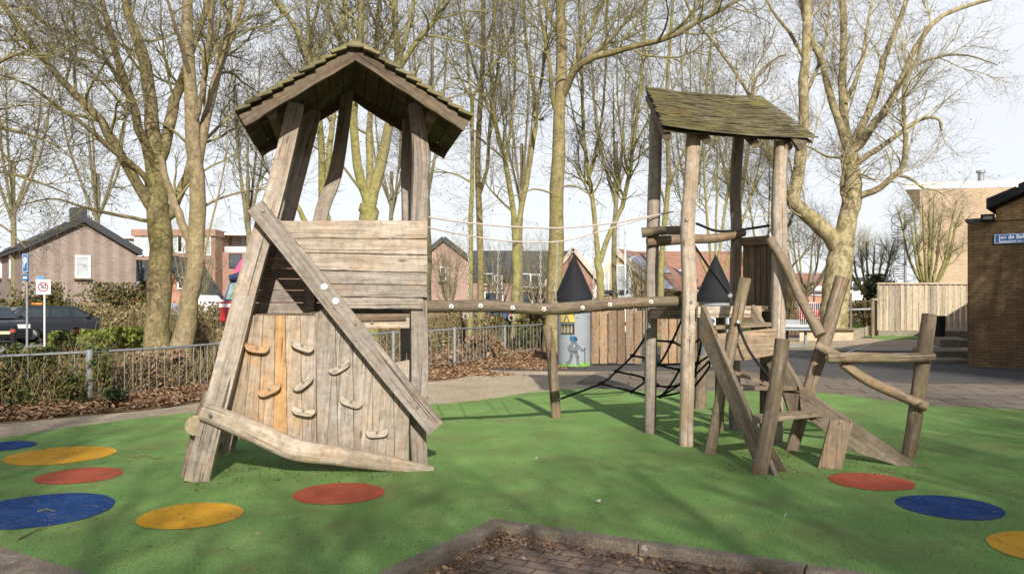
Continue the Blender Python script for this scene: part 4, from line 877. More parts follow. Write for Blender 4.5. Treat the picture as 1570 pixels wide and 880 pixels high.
hy = house('yellow_house', 'yellow brick house with white timber bay, red roof and blue solar panels', pt(914, V0, 50) - Vec((0, 0, H)), (.96, -.2, 0), 4.2, (.5, 1, 0), 9, 2.0, 4.75, .3, B_YEL, T_RED, eave2=1.95, group='brick houses beyond the fence', trim=plain('cream_verge', (.6, .52, .42), .7))
yO = pt(914, V0, 49.9) - Vec((0, 0, H)); yg = Vec((.96, -.2, 0))
for u, v, w_, h_ in ((930, 428, .35, 2.0), (955, 432, .9, 2.1), (963, 425, .4, 2.3), (966, 450, .5, .6)): window(hy, wpt(u, v, yO, yg), yg, w_, h_, None, CURTAIN, False)
mb = MB(); c = wpt(944, 447, yO, yg); mb.box(c, yg.normalized() * .75, (0, .25, 0), (0, 0, .09)); mb.build('balcony', DARKM, hy)
d_ = Vec((.5, 1, 0)).normalized(); gn = yg.normalized(); ap = pt(914, V0, 50) - Vec((0, 0, H)) + gn * 4.2 * .3 + Vec((0, 0, 4.75)); lo = pt(914, V0, 50) - Vec((0, 0, H)) + gn * 4.2 + Vec((0, 0, 1.95)); v = (lo - ap).normalized(); n_ = v.cross(d_).normalized(); n_ = n_ if n_.z > 0 else -n_
for k, s0, s1 in ((.35, .6, 3.7), (4.2, .3, 2.0)):
    mb = MB(); a = ap + d_ * k + v * s0 + n_ * .16; mb.prism([a, a + v * (s1 - s0), a + v * (s1 - s0) + d_ * 2.7, a + d_ * 2.7], n_ * .05, v, W0); mb.build('solar_panel', SOLAR, hy)
hwg = house('white_house', 'white gabled house with a double window, between the posts of the stair tower', pt(1016, V0, 66) - Vec((0, 0, H)), (1, 0, 0), 2.6, (0, 1, 0), 8, 3.3, 4.3, .2, plain('white_render', (.7, .7, .7), .8, .2), T_RED, group='brick houses beyond the fence')
window(hwg, pt(1038, 424, 65.9), (1, 0, 0), 1.1, 1.1, None, GLASS, False, 1)
hrr = house('red_roof_house', 'long house with a red tiled roof at the back, behind the white gable', pt(965, V0, 84) - Vec((0, 0, H)), (0, 1, 0), 9, (1, 0, 0), 16, 3.2, 7.0, .5, B_ORANGE, T_RED, group='brick houses beyond the fence')
hd = house('brick_house', 'distant orange brick house seen between the handrail log and the plane tree', pt(1200, V0, 85) - Vec((0, 0, H)), (0, 1, 0), 8, (1, 0, 0), 6.0, 2.6, 4.6, .5, B_ORANGE, T_RED, group='brick houses beyond the fence')
for u in (1215, 1232, 1252): window(hd, pt(u, 446, 84.9), (1, 0, 0), 1.1, 1.0, None, CURTAIN, False)
hz = house('white_house', 'distant white house with dark windows beyond the grass, right of the plane tree', pt(1300, V0, 95) - Vec((0, 0, H)), (0, 1, 0), 8, (1, 0, 0), 6, 3.2, 4.4, .5, plain('white_render_far', (.72, .72, .72), .8, .2), T_DARK, group='brick houses beyond the fence')
for u in (1312, 1326, 1340): window(hz, pt(u, 440, 94.9), (1, 0, 0), .9, 1.2, None, GLASS, False)
# beige hall with a white roof edge and spiral stair
bh = thing('beige_hall', 'tall blank beige brick building with a white roof edge and overhang', 'building', (pt(1410, V0, 52).x, 52, 0))
bO = pt(1410, V0, 52) - Vec((0, 0, H)); bg = Vec((.985, -.17, 0)).normalized(); bd = Vec((.60, .80, 0)).normalized()
Z = lambda z: Vec((0, 0, z))
mb = MB(); mb.prism([bO, bO + bg * 16, bO + bg * 16 + Z(8.85), bO + Z(8.85)], bd * 22, bg, W0); mb.build('wall', B_BEIGE, bh)
mb = MB(); e = bO + Z(8.87) - bg * .85; mb.prism([e, bO + bg * 16.2 + Z(8.87), bO + bg * 16.2 + Z(9.35), e + Z(.42)], bd * 22.3, bg); mb.build('roof', plain('cream_fascia', (.72, .68, .60), .6), bh)
mb = MB(); mb.prism([bO - bg * .9 + Z(8.86), bO - bg * .03 + Z(8.86), bO - bg * .03 + Z(7.35)], bd * .5, bg); mb.build('overhang_bracket', BROWNWOOD, bh)
mb = MB(); p = wpt(1504, 270, bO + bd * 3, bg); mb.tube([p - Z(.6), p + Z(.2)], .2, S=12); mb.tube([p + Z(.2), p + Z(.36)], .3, S=12); mb.build('roof_vent', GALV, bh)
sp = thing('spiral_stair', 'grey steel spiral staircase with mesh cage at the corner of the beige hall', 'spiral staircase', pt(1388, V0, 51) - Z(H))
c = pt(1388, V0, 51) - Z(H); mb = MB(); mb.tube([c, c + Z(7.2)], .08, S=8); mb.build('pole', GALV, sp)
mb = MB(); rl = []
for i in range(44):
    a = i * .42; z = .2 + i * .155; q = c + Z(z); d0, d1 = Vec((math.cos(a), math.sin(a), 0)), Vec((math.cos(a + .42), math.sin(a + .42), 0)); mb.prism([q + d0 * .08, q + d0 * .78, q + d1 * .78, q + d1 * .08], Z(.05), d0); rl.append(q + d0 * .8 + Z(.95))
mb.build('treads', GALV, sp)
mb = MB(); mb.tube(vcurve(rl, 130), .03, S=6); mb.tube([p_ - Z(.5) for p_ in vcurve(rl, 130)], .02, S=5)
for p_ in rl[::2]: mb.tube([p_, p_ - Z(.95)], .015, S=5)
mb.build('handrail', GALV, sp)
mb = MB()
for i in range(16):
    a = i / 16 * 6.283; q = c + Vec((math.cos(a), math.sin(a), 0)) * .92; mb.tube([q, q + Z(2.6)], .018, S=5)
for z in (.1, .9, 1.75, 2.6): mb.tube([c + Vec((math.cos(a), math.sin(a), 0)) * .92 + Z(z) for a in np.linspace(0, 6.283, 20)], .02, S=5)
mb.build('cage', GALV, sp)
# dark brown brick building on the right
br = thing('brown_brick_building', 'dark brown brick building with a dark sloping verge at the right edge', 'building', (10.82, 18.9, 0))
rO, rg_, rd = Vec((10.82, 18.9, 0)), Vec((.79, -.61, 0)).normalized(), Vec((.61, .79, 0)).normalized()
s1 = (wpt(1527, 400, rO, rg_) - rO).dot(rg_)
mb = MB(); mb.prism([rO + Z(-.05), rO + rg_ * 9 + Z(-.05), rO + rg_ * 9 + Z(3.42), rO + Z(3.42)], rd * 19, rg_, W0); mb.build('wall', B_BROWN, br)
mb = MB(); k = .46; mb.prism([rO + rg_ * s1 + Z(3.42) - rd * .03, rO + rg_ * 9 + Z(3.42) - rd * .03, rO + rg_ * 9 + Z(3.72 + k * (9 - s1)), rO + rg_ * s1 + Z(3.72)], rd * 19, rg_, W0); mb.build('upper_wall', B_BROWN, br)
mb = MB(); mb.prism([rO + Z(3.42) - rg_ * .04 - rd * .05, rO + rg_ * s1 + Z(3.42) - rd * .05, rO + rg_ * s1 + Z(3.50) - rd * .05, rO + Z(3.50) - rg_ * .04 - rd * .05], rd * .35, rg_); mb.build('coping', DARKM, br)
a, b = rO + rg_ * (s1 - .16) + Z(3.69) - rd * .25, rO + rg_ * 9.2 + Z(3.69 + k * (9.36 - s1)) - rd * .25
mb = MB(); mb.prism([a, b, b + Z(.17), a + Z(.17)], rd * 19.5, b - a); mb.build('roof', T_DARK, br)
mb = MB(); n = 14
for i in range(n): p, q = lerp(a, b, i / n), lerp(a, b, (i + .93) / n); mb.prism([p + Z(.0) - rd * .06, q - rd * .06, q + Z(.20) - rd * .06, p + Z(.23) - rd * .06], rd * .1, q - p)
mb.build('verge', BLACKP, br)
lampc = wpt(1515, 334, rO - rd * .08, rg_); fl_ = thing('floodlight', 'black box floodlight on the corner of the brown brick building', 'floodlight', lampc)
mb = MB(); frame_box(mb, lampc - rd * .1, rg_, Z(1), -rd, .26, .14, .022, .08); mb.box(lampc + rd * .02, rg_ * .13, rd * .04, Z(.07)); mb.build('housing', BLACKP, fl_)
mb = MB(); mb.box(lampc - rd * .06, rg_ * .105, rd * .012, Z(.045)); mb.build('glass', plain('lamp_glass', (.5, .52, .48), .2, .5), fl_)
# street-name style sign
sO = wpt(1524, 367, rO - rd * .02, rg_); sg = thing('wall_sign', 'blue sign with white lettering on the brown brick wall', 'sign', sO)
SIGNB = plain('sign_blue', (.012, .11, .30), .4, .5, 0, .05); SIGNW = plain('sign_white', (.8, .82, .84), .5, .4, 0, .03)
def text(s, body, size, origin, xd, nrm, mat, parent, name='lettering', align='LEFT', width=None, bold=0.0):
    cu = bpy.data.curves.new(name, 'FONT'); cu.body = body; cu.size = size; cu.extrude = .0015; cu.offset = bold; cu.align_x = align; cu.align_y = 'CENTER'
    ob = bpy.data.objects.new(name, cu); C.objects.link(ob); dg = bpy.context.evaluated_depsgraph_get(); me = bpy.data.meshes.new_from_object(ob.evaluated_get(dg)); bpy.data.objects.remove(ob); bpy.data.curves.remove(cu)
    xd, nrm = Vec(xd).normalized(), Vec(nrm).normalized(); up = Vec((0, 0, 1)); o = Vec(origin); po_ = origin_of(parent)
    for v_ in me.vertices: c_ = v_.co.copy(); p_ = o + xd * c_.x * (width or 1) + up * c_.y + nrm * (c_.z + .002) - po_; v_.co = p_
    me.materials.clear(); me.materials.append(mat); ob = bpy.data.objects.new(name, me); C.objects.link(ob); ob.parent = parent; return ob
mb = MB(); hS, wS = .115, 1.75; mb.box(sO + rg_ * wS / 2 - rd * .012, rg_ * wS / 2, rd * .01, Z(hS)); pl_ = mb.build('plate', SIGNB, sg, bevel=.004)
mb = MB(); frame_box(mb, sO + rg_ * wS / 2 - rd * .0245, rg_, Z(1), -rd, wS - .03, hS * 2 - .03, .009, .002); mb.build('border', SIGNW, sg)
text(0, 'Jan de Bakkerschool', .125, sO + rg_ * .10 + Z(.035) - rd * .023, rg_, -rd, SIGNW, sg, bold=.002)
text(0, 'basisschool woerden', .075, sO + rg_ * .10 + Z(-.058) - rd * .023, rg_, -rd, SIGNW, sg, bold=.002)
# pale board fence before the hall
fY = 36.0; f0, f1 = pt(1345, V0, fY) - Z(H), pt(1500, V0, fY) - Z(H); pf = thing('board_fence', 'tall pale fence of upright boards with a top rail, below the beige hall', 'wooden fence', f0)
mb = MB(); n = 34
for i in range(n):
    p, q = lerp(f0, f1, i / n), lerp(f0, f1, (i + .93) / n); o_ = Vec((0, .03 * (i % 2), 0)); mb.prism([p + o_ + Z(.24), q + o_ + Z(.24), q + o_ + Z(2.32), p + o_ + Z(2.32)], (0, .025, 0), (0, 0, 1))
mb.build('boards', PALE, pf)
mb = MB(); mb.box((f0 + f1) / 2 + Z(2.36), (f1 - f0) / 2 + Vec((.03, 0, 0)), (0, .07, 0), Z(.035)); mb.build('top_rail', PALE, pf)
mb = MB(); mb.box((f0 + f1) / 2 + Z(.12), (f1 - f0) / 2, (0, .12, 0), Z(.12)); mb.build('plinth', CONC, pf)
# seating steps in the building's shade
st = thing('seating_steps', 'low concrete steps and planters in the shade beside the brown building', 'steps', (12.5, 22.5, 0))
for i, (uL, uR, v, hh, dp) in enumerate(((1404, 1484, 556, .07, 1.0), (1412, 1484, 547, .16, 1.6), (1440, 1490, 532, .25, 2.2), (1446, 1492, 520, .34, 3.0), (1450, 1496, 508, .45, 2.5))):
    a, b = gp(uL, v), gp(uR, v); mb = MB(); mb.prism([a + Z(-.08), b + Z(-.08), b + Z(hh), a + Z(hh)], (dp * .35, dp, 0), (1, 0, 0)); mb.build('step', CONC, st, bevel=.02)
lb = gp(1441, 521); bn = thing('litter_bin', 'small black bin standing on the shaded steps', 'litter bin', lb)
mb = MB(); mb.tube([lb + Z(.1), lb + Z(.5), lb + Z(.9)], [.17, .2, .21], S=14); mb.build('body', BLACKP, bn); mb = MB(); mb.tube([lb + Z(.9), lb + Z(.97)], [.225, .2], S=14); mb.build('lid', BLACKP, bn)

# ================================================================== YARD THINGS ON THE RIGHT
tY = 26.0; tt = thing('table_tennis_table', 'concrete table tennis table with pale top and dark legs, behind the stair tower', 'tennis table', ((1213 - U0) / F * tY, tY, 0))
x0, x1 = (1178 - U0) / F * tY, (1248 - U0) / F * tY
mb = MB(); mb.abox(x0, x1, tY, tY + 2.7, .70, .775); mb.build('table_top', plain('pale_concrete_top', (.55, .55, .54), .5, .3), tt, bevel=.01)
mb = MB(); mb.abox(x0 + .05, x1 - .05, tY + .06, tY + 2.6, .60, .70); mb.build('apron', plain('grey_steel', (.3, .34, .38), .5, .4, .2), tt)
for y in (tY + .35, tY + 2.1):
    mb = MB(); mb.abox(x0 + .55, x0 + .62, y, y + .07, 0, .6); mb.abox(x1 - .17, x1 - .10, y, y + .07, 0, .6); mb.abox(x0 + .55, x1 - .1, y - .01, y + .06, .02, .09); mb.build('leg', GALV if y < tY + 1 else DARKM, tt)
mb = MB(); mb.abox(x0 - .02, x1 + .02, tY + 1.34, tY + 1.36, .775, .92); mb.build('net', GALV, tt)
pb_ = thing('sandpit_edge', 'low wooden sandpit wall around the foot of the plane tree', 'planter', (14, 32, 0))
mb = MB(); a, b = gp(1226, 523), gp(1308, 522); mb.prism([a, b, b + Z(.42), a + Z(.42)], (.1, .12, 0), (1, 0, 0)); c_ = gp(1335, 512); mb.prism([b + Vec((.02, .02, 0)), c_, c_ + Z(.4), b + Vec((.02, .02, .42))], (.1, .12, 0), (1, 1, 0)); mb.build('wall', PALE, pb_)
mb = MB(); mb.box((a + b) / 2 + Z(.45), (b - a) / 2 + Vec((.05, 0, 0)), (0, .16, 0), Z(.03)); mb.build('capping', BROWNWOOD, pb_)
for u, vt, vb, Y, lab in ((1338, 457, 508, 34.5, 'thin round wooden post standing at the left end of the pale board fence'), (1344, 460, 506, 36.5, 'slimmer wooden post right behind the post at the fence end'), (1304, 449, 500, 40, 'tall pale wooden post beside the plane tree trunk')):
    mb = MB(); g0 = pt(u, V0, Y) - Z(H); mb.tube([g0, pt(u, vt, Y)], .075, S=10, mat=0, cap=1); tag(mb.build('wooden_post', [LOG, END]), lab, 'post', 'wooden posts in the yard')
mb = MB(); mb.tube([pt(1296, 475, 40), pt(1338, 474, 40)], .06, S=8); mb.tube([pt(1296, 463.5, 40), pt(1310, 463, 40)], .04, S=8); tg = thing('barrier_rail', 'grey steel barrier rail between the wooden posts', 'barrier', pt(1318, 475, 40)); mb.build('rail', GALV, tg)
wr = thing('white_railing', 'white metal railing in front of the red car', 'railing', pt(1225, V0, 52) - Z(H))
for u in range(1196, 1262, 3):
    p = pt(u, V0, 52) - Z(H); mb = MB(); mb.tube([p, p + Z(1.45)], .018, S=5); mb.build('bar', WHITE, wr)
mb = MB(); mb.tube([pt(1194, 464, 52), pt(1262, 464, 52)], .025, S=6); mb.build('top_rail', WHITE, wr)
mb = MB(); a = pt(1248, V0, 70) - Z(H); mb.tube([a, a + Z(4.2)], .07, S=8); tag(mb.build('lamp_post', GALV), 'thin grey lamp post in front of the distant orange house', 'lamp post', 'lamp posts')
mb = MB(); a = pt(958.5, V0, 40) - Z(H); mb.tube([a, a + Z(6)], .05, S=8); tag(mb.build('lamp_post', WHITE), 'thin white pole in front of the yellow house', 'lamp post', 'lamp posts')

# ================================================================== VEHICLES
CARGLASS = plain('car_glass', (.03, .04, .045), .05, .8, 0, .1)
TYRE = plain('tyre_rubber', (.02, .02, .02), .85, .2)
def car(label, loc, heading, paint, L_=4.3, W_=1.75, Hh=1.48, estate=True, name='parked_car', group='parked cars', glass=None, extras=True):
    """front towards local +x"""
    root = thing(name, label, 'car', loc, group); ch, sh = math.cos(heading), math.sin(heading); lo = Vec(loc)
    T_ = lambda x, y, z: lo + Vec((x * ch - y * sh, x * sh + y * ch, z)); l2, w2 = L_ / 2, W_ / 2
    def loft(sections, mats, nm, par):
        mb = MB(); n = len(sections[0]); vs = [T_(*p) for s_ in sections for p in s_]; fs = [[i * n + k, i * n + (k + 1) % n, (i + 1) * n + (k + 1) % n, (i + 1) * n + k] for i in range(len(sections) - 1) for k in range(n)]
        fs += [list(range(n))[::-1], list(range((len(sections) - 1) * n, len(sections) * n))]; mb.add(vs, fs, [[(0, 0)] * len(f) for f in fs], 0, None, True); return mb.build(nm, mats, par, bevel=.03)
    prof = [(-l2, .32), (-l2 - .02, .62), (-l2 + .06, .92), (l2 * .42, .95), (l2 * .78, .86), (l2 * .97, .70), (l2, .45), (l2 - .08, .24)]
    wh = [(-l2 * .60), (l2 * .62)]; low = []
    for cx in wh[::-1]:
        for k in range(0, 9): a = math.pi * k / 8; low.append((cx + math.cos(a) * .36, .24 + math.sin(a) * .33))
    ol = prof + low + [(-l2 + .06, .24)]
    secs = []
    for y, s in ((-w2, .96), (-w2 + .06, 1), (w2 - .06, 1), (w2, .96)): secs.append([(x * (1 if s == 1 else .985), y, z if s == 1 else .02 + z * .985) for x, z in ol])
    body = loft(secs, paint, 'body', root)
    rr = -l2 + (.12 if estate else .75); cab = [(-l2 + .08, .92), (rr + .18, Hh - .08), (rr + .5, Hh), (l2 * .05, Hh), (l2 * .16, Hh - .05), (l2 * .50, .94)]
    secs = [[(x * (.97 if abs(t) > .5 else 1), y * (w2 - .05) * (1 if z < 1 else .86), z) for x, z in cab] for y, t in ((-1, 1), (1, 1))]; loft(secs, paint, 'cabin', root)
    def side(x0, x1, sgn, nm='side_window'):
        def roofx(x): return Hh - .10
        mb = MB(); zt, zb = Hh - .12, .97; f = lambda x, z: T_(x, sgn * ((w2 - .05) * lerp(1, .86, max(0, (z - .94) / (Hh - .94))) + .012), z)
        P = [f(x0[0], zb), f(x1[0], zb), f(x1[1], zt), f(x0[1], zt)]; P = P if sgn < 0 else P[::-1]; mb.add(P, [[0, 1, 2, 3]], [[(0, 0)] * 4]); mb.build(nm, glass or CARGLASS, root)
    for sgn in (-1, 1):
        side((-l2 + .42, rr + .52), (-l2 * .32, -l2 * .30), sgn); side((-l2 * .27, -l2 * .26), (l2 * .06, l2 * .03), sgn); side((l2 * .10, l2 * .06), (l2 * .40, l2 * .13), sgn)
        for x in wh:
            mb = MB(); c_ = T_(x, sgn * (w2 - .10), .31); ax_ = Vec((-sh, ch, 0)) * sgn; mb.tube([c_ - ax_ * .10, c_ - ax_ * .08, c_ + ax_ * .08, c_ + ax_ * .10], [.27, .31, .31, .27], S=20); wl = mb.build('wheel', TYRE, root)
            mb = MB(); mb.disc(c_ + ax_ * .10, ax_, .19, .02, S=14); mb.build('rim', GALV, wl)
        mb = MB(); mb.box(T_(l2 * .955, sgn * (w2 - .30), .68), Vec((ch, sh, 0)) * .08, Vec((-sh, ch, 0)) * .2, Z(.075)); mb.build('headlight', plain('lamp_lens', (.7, .7, .68), .1, .6), root, bevel=.02)
        mb = MB(); mb.box(T_(-l2 + .03, sgn * (w2 - .14), .85), Vec((ch, sh, 0)) * .06, Vec((-sh, ch, 0)) * .10, Z(.16)); mb.build('tail_light', plain('tail_lens', (.45, .03, .02), .2, .5), root, bevel=.015)
        mb = MB(); mb.box(T_(l2 * .34, sgn * (w2 + .06), 1.0), Vec((ch, sh, 0)) * .06, Vec((-sh, ch, 0)) * .08, Z(.06)); mb.build('mirror', paint, root, bevel=.02)
    mb = MB(); f = lambda x, y, z: T_(x, y, z); P = [f(l2 * .505, -w2 * .84, .97), f(l2 * .505, w2 * .84, .97), f(l2 * .185, w2 * .74, Hh - .08), f(l2 * .185, -w2 * .74, Hh - .08)]; mb.add(P, [[0, 1, 2, 3]], [[(0, 0)] * 4]); mb.build('windscreen', glass or CARGLASS, root)
    mb = MB(); P = [f(-l2 + .09, -w2 * .8, 1.0), f(rr + .135, -w2 * .72, Hh - .13), f(rr + .135, w2 * .72, Hh - .13), f(-l2 + .09, w2 * .8, 1.0)]; mb.add(P, [[0, 1, 2, 3]], [[(0, 0)] * 4]); mb.build('rear_window', glass or CARGLASS, root)
    for x, nm in ((l2 + .005, 'number_plate'), (-l2 - .03, 'number_plate')):
        mb = MB(); mb.box(T_(x, 0, .47), Vec((ch, sh, 0)) * .012, Vec((-sh, ch, 0)) * .26, Z(.055)); mb.build(nm, plain('plate_face', (.6, .55, .35), .5), root)
    return root, T_
P_DARK = plain('anthracite_paint', (.028, .031, .038), .22, .6, .3, .05); P_BLACK = plain('black_paint', (.016, .017, .02), .2, .6, .2, .05); P_RED = plain('red_paint', (.42, .02, .025), .25, .6, 0, .05); P_BLUE = plain('blue_paint', (.06, .14, .32), .25, .6, 0, .05)
c0 = pt(97, V0, 32.5) - Z(H); dc, T_ = car('dark grey estate car parked behind the speed sign, orange bar on its roof', c0 + Z(-.05), R(40), P_DARK, 4.2, 1.75, 1.42)
mb = MB(); mb.box(T_(-.95, 0, 1.50), T_(-.95, 0, 1.5) * 0 + Vec((math.cos(R(40)), math.sin(R(40)), 0)) * .10, Vec((-math.sin(R(40)), math.cos(R(40)), 0)) * .62, Z(.045)); mb.build('roof_bar', plain('orange_plastic', (.62, .24, .05), .4), dc, bevel=.02)
car('black car with a pale headlamp, cut off by the left edge', pt(-22, V0, 30) - Z(H) + Z(-.05), R(-38), P_BLACK, 4.1, 1.75, 1.40, name='parked_car')
car('bright red car far away behind the white railing, right of the stair tower', pt(1232, V0, 58) - Z(H), R(180), P_RED, 3.9, 1.7, 1.5)
car('small blue car half hidden under the log beam', pt(742, V0, 60) - Z(H), R(0), P_BLUE, 3.8, 1.65, 1.42)
car('small red car under the log beam, next to the blue car', pt(772, V0, 66) - Z(H), R(200), P_RED, 3.8, 1.65, 1.45)
# red lorry behind the left tree
lY = 30; lx = (336 - U0) / F * lY; lr = thing('red_truck', 'red truck with a white stripe and greenish windscreen, behind the hut leg', 'truck', (lx + .8, lY, 0))
mb = MB(); mb.prism([(lx, lY, .78), (lx + 1.9, lY, .78), (lx + 1.9, lY, 1.55), (lx + .04, lY, 1.55)], (0, 3.5, 0), (1, 0, 0)); mb.build('body', P_RED, lr, bevel=.05)
mb = MB(); mb.prism([(lx + .10, lY + .1, 1.56), (lx + 1.8, lY + .1, 1.56), (lx + 1.75, lY + .35, 2.35), (lx + .28, lY + .35, 2.35)], (0, 1.6, 0), (1, 0, 0)); mb.build('cab', P_BLUE, lr, bevel=.05)
mb = MB(); P = [Vec((lx + .2, lY + .105, 1.62)), Vec((lx + 1.7, lY + .105, 1.62)), Vec((lx + 1.66, lY + .325, 2.25)), Vec((lx + .34, lY + .325, 2.25))]; P = [p - Vec((0, .02, 0)) for p in P]; mb.add(P, [[0, 1, 2, 3]], [[(0, 0)] * 4]); mb.build('windscreen', plain('green_tint_glass', (.25, .33, .27), .1, .7), lr)
mb = MB(); mb.abox(lx - .005, lx + 1.9, lY - .012, lY + .02, 1.33, 1.46); mb.build('stripe', WHITE, lr)
mb = MB(); mb.tube([(lx + .3, lY + .2, 2.42), (lx + 1.0, lY + .4, 2.60), (lx + 1.6, lY + .7, 2.45)], [.12, .2, .12], S=10); mb.tube([(lx + .55, lY + .5, 2.62), (lx + .85, lY + .5, 3.0), (lx + 1.1, lY + .5, 3.45)], [.2, .24, .1], S=10, mat=1); mb.build('roof_load', [plain('navy_cloth', (.03, .04, .09), .9), plain('pink_cloth', (.55, .10, .22), .9)], lr)
for x in (lx + .25, lx + 1.65):
    mb = MB(); mb.tube([(x - .12, lY + .7, .45), (x + .12, lY + .7, .45)], .45, S=20); wl = mb.build('wheel', TYRE, lr); mb = MB(); mb.disc((x - .12, lY + .7, .45), (-1, 0, 0), .25, .03); mb.build('rim', GALV, wl)
mb = MB(); mb.abox(lx + .1, lx + 1.8, lY + .05, lY + .3, .5, .78); mb.build('bumper', BLACKP, lr)
wc = pt(318, V0, 34) - Z(H); tn = thing('white_tent', 'small white ridge tent behind the forked tree trunk', 'tent', wc)
mb = MB(); mb.prism([wc + Vec((-.75, 0, .75)), wc + Vec((.75, 0, .75)), wc + Vec((-.3, 0, 1.82))], (0, 2, 0), (0, 1, 0)); mb.build('canvas', WHITE, tn)
mb = MB(); mb.prism([wc + Vec((-.75, .02, 0)), wc + Vec((.75, .02, 0)), wc + Vec((.75, .02, .75)), wc + Vec((-.75, .02, .75))], (0, 1.9, 0), (0, 1, 0)); mb.build('side_wall', CONC, tn)

# ================================================================== SIGNS AND BOLLARDS
pY = 24.0; pb0 = pt(40, V0, pY) - Z(H); ps = thing('parking_sign', 'narrow blue parking sign with a white P on a grey pole', 'road sign', pb0)
mb = MB(); mb.tube([pb0 + Vec((0, .05, -.05)), pb0 + Vec((0, .05, 2.9))], .035, S=10); mb.build('pole', GALV, ps)
xd = Vec((.9, -.43, 0)).normalized(); nn_ = Vec((xd.y, -xd.x, 0)); nn_ = nn_ if nn_.y < 0 else -nn_; pc = pt(39, 410, pY)
mb = MB(); mb.box(pc + Z(.13), xd * .13, nn_ * .015, Z(.28)); mb.box(pc + Z(-.31), xd * .13, nn_ * .015, Z(.09)); mb.build('plate', SIGNB, ps)
text(0, 'P', .44, pc + Z(.13) + nn_ * .016, xd, nn_, SIGNW, ps, 'letter', 'CENTER', .62, .012)
mb = MB(); frame_box(mb, pc + Z(.13) + nn_ * .0165, xd, Z(1), nn_, .23, .53, .012, .001); mb.box(pc + Z(-.31) + nn_ * .017, xd * .09, nn_ * .001, Z(.03)); mb.build('border', SIGNW, ps)
sY = 23.0; sb = pt(67, V0, sY) - Z(H); ss = thing('speed_limit_sign', 'square white sign with a red ring and the number 30 on a thin pole', 'road sign', sb)
mb = MB(); mb.tube([sb + Vec((0, .04, -.05)), sb + Vec((0, .04, 2.05))], .024, S=10); mb.build('pole', WHITE, ss)
sc_ = pt(66.5, 440, sY); mb = MB(); mb.box(sc_, (.19, .03, 0), (0, .01, 0), Z(.215)); mb.build('plate', SIGNW, ss)
mb = MB(); sn = Vec((.03, -.19, 0)).normalized(); sx_ = Vec((.19, .03, 0)).normalized(); ring = []
for k in range(36):
    a0, a1 = 2 * math.pi * k / 36, 2 * math.pi * (k + 1) / 36; q = lambda a, r_: sc_ + sn * .014 + sx_ * math.cos(a) * r_ + Z(math.sin(a) * r_ + .0); P = [q(a0, .105), q(a0, .145), q(a1, .145), q(a1, .105)]; mb.add(P, [[0, 1, 2, 3]], [[(0, 0)] * 4])
mb.build('ring', plain('sign_red', (.55, .03, .03), .5), ss)
text(0, '30', .17, sc_ + sn * .012, sx_, sn, BLACKP, ss, 'number', 'CENTER', 1, .006)
mb = MB(); mb.box(pt(62, 426, sY + .03), (.09, .01, 0), (0, .01, 0), Z(.045)); mb.build('small_plate', plain('sign_light_blue', (.12, .3, .5), .5), ss)
for u, vt, Y, lab in ((20, 505, 25.6, 'short dark bollard with a reddish top beside the black car'), (117, 500, 25.5, 'short dark bollard standing in the green shrubs before the estate car')):
    g0 = pt(u, V0, Y) - Z(H); mb = MB(); mb.tube([g0 - Z(.05), g0 + Z(.35), g0 + Z(.72)], [.085, .085, .08], S=12); bo = thing('bollard', lab, 'bollard', g0, 'bollards by the car park'); mb.build('post', BLACKP, bo); mb = MB(); mb.tube([g0 + Z(.55), g0 + Z(.66)], .088, S=12); mb.build('band', plain('red_band', (.3, .06, .04), .6), bo)

# ================================================================== TREES
def base_v(Y): return V0 + (H + .12) / Y * F
def T_px(name, label, Y, spec, seed, **k): return bare_tree(name, label, px_limbs(Y, spec), seed, **k)
BG = (BARKG, LIMB, TWIG)
# A: thick forked trunk at the left
T_px('bare_tree', 'thick mossy trunk forking low into many limbs, left of the leaning tree and the hut', 17, [
    ([(243, base_v(17)), (242, 500), (245, 420), (243, 350), (240, 290), (239, 247)], 0.267, 0.215, 0),
    ([(241, 330), (222, 300), (201, 265), (172, 215), (151, 181), (112, 143), (77, 104), (39, 58), (4, 8), (-40, -60)], 0.120, 0.034, -2),
    ([(239, 260), (236, 225), (232, 190), (229, 131), (216, 77), (201, 39), (193, 0), (180, -110)], 0.181, 0.077, 1),
    ([(243, 262), (252, 225), (267, 162), (281, 118), (300, 60), (318, 0), (330, -80)], 0.146, 0.052, 2),
    ([(236, 280), (228, 247), (214, 195), (201, 155), (184, 104), (172, 60), (157, 8), (140, -90)], 0.112, 0.043, -1.5),
    ([(238, 300), (225, 275), (200, 250), (174, 232), (145, 205), (116, 182), (77, 155), (39, 128), (-20, 110)], 0.073, 0.017, -2.5),
    ([(232, 340), (180, 330), (130, 318), (80, 305), (20, 318)], 0.043, 0.010, -2),
    ([(247, 335), (262, 330), (285, 270), (309, 200), (326, 138), (340, 89), (352, 30), (358, -60)], 0.120, 0.043, 1),
    ([(240, 250), (215, 200), (185, 120), (130, 70), (60, 30), (0, -30)], 0.052, 0.017, -3)], 11, n=(50, 441, 3780), l=(2.3, 1.35, .7), cones=500, droop=.02, conesize=.013, ang=62)
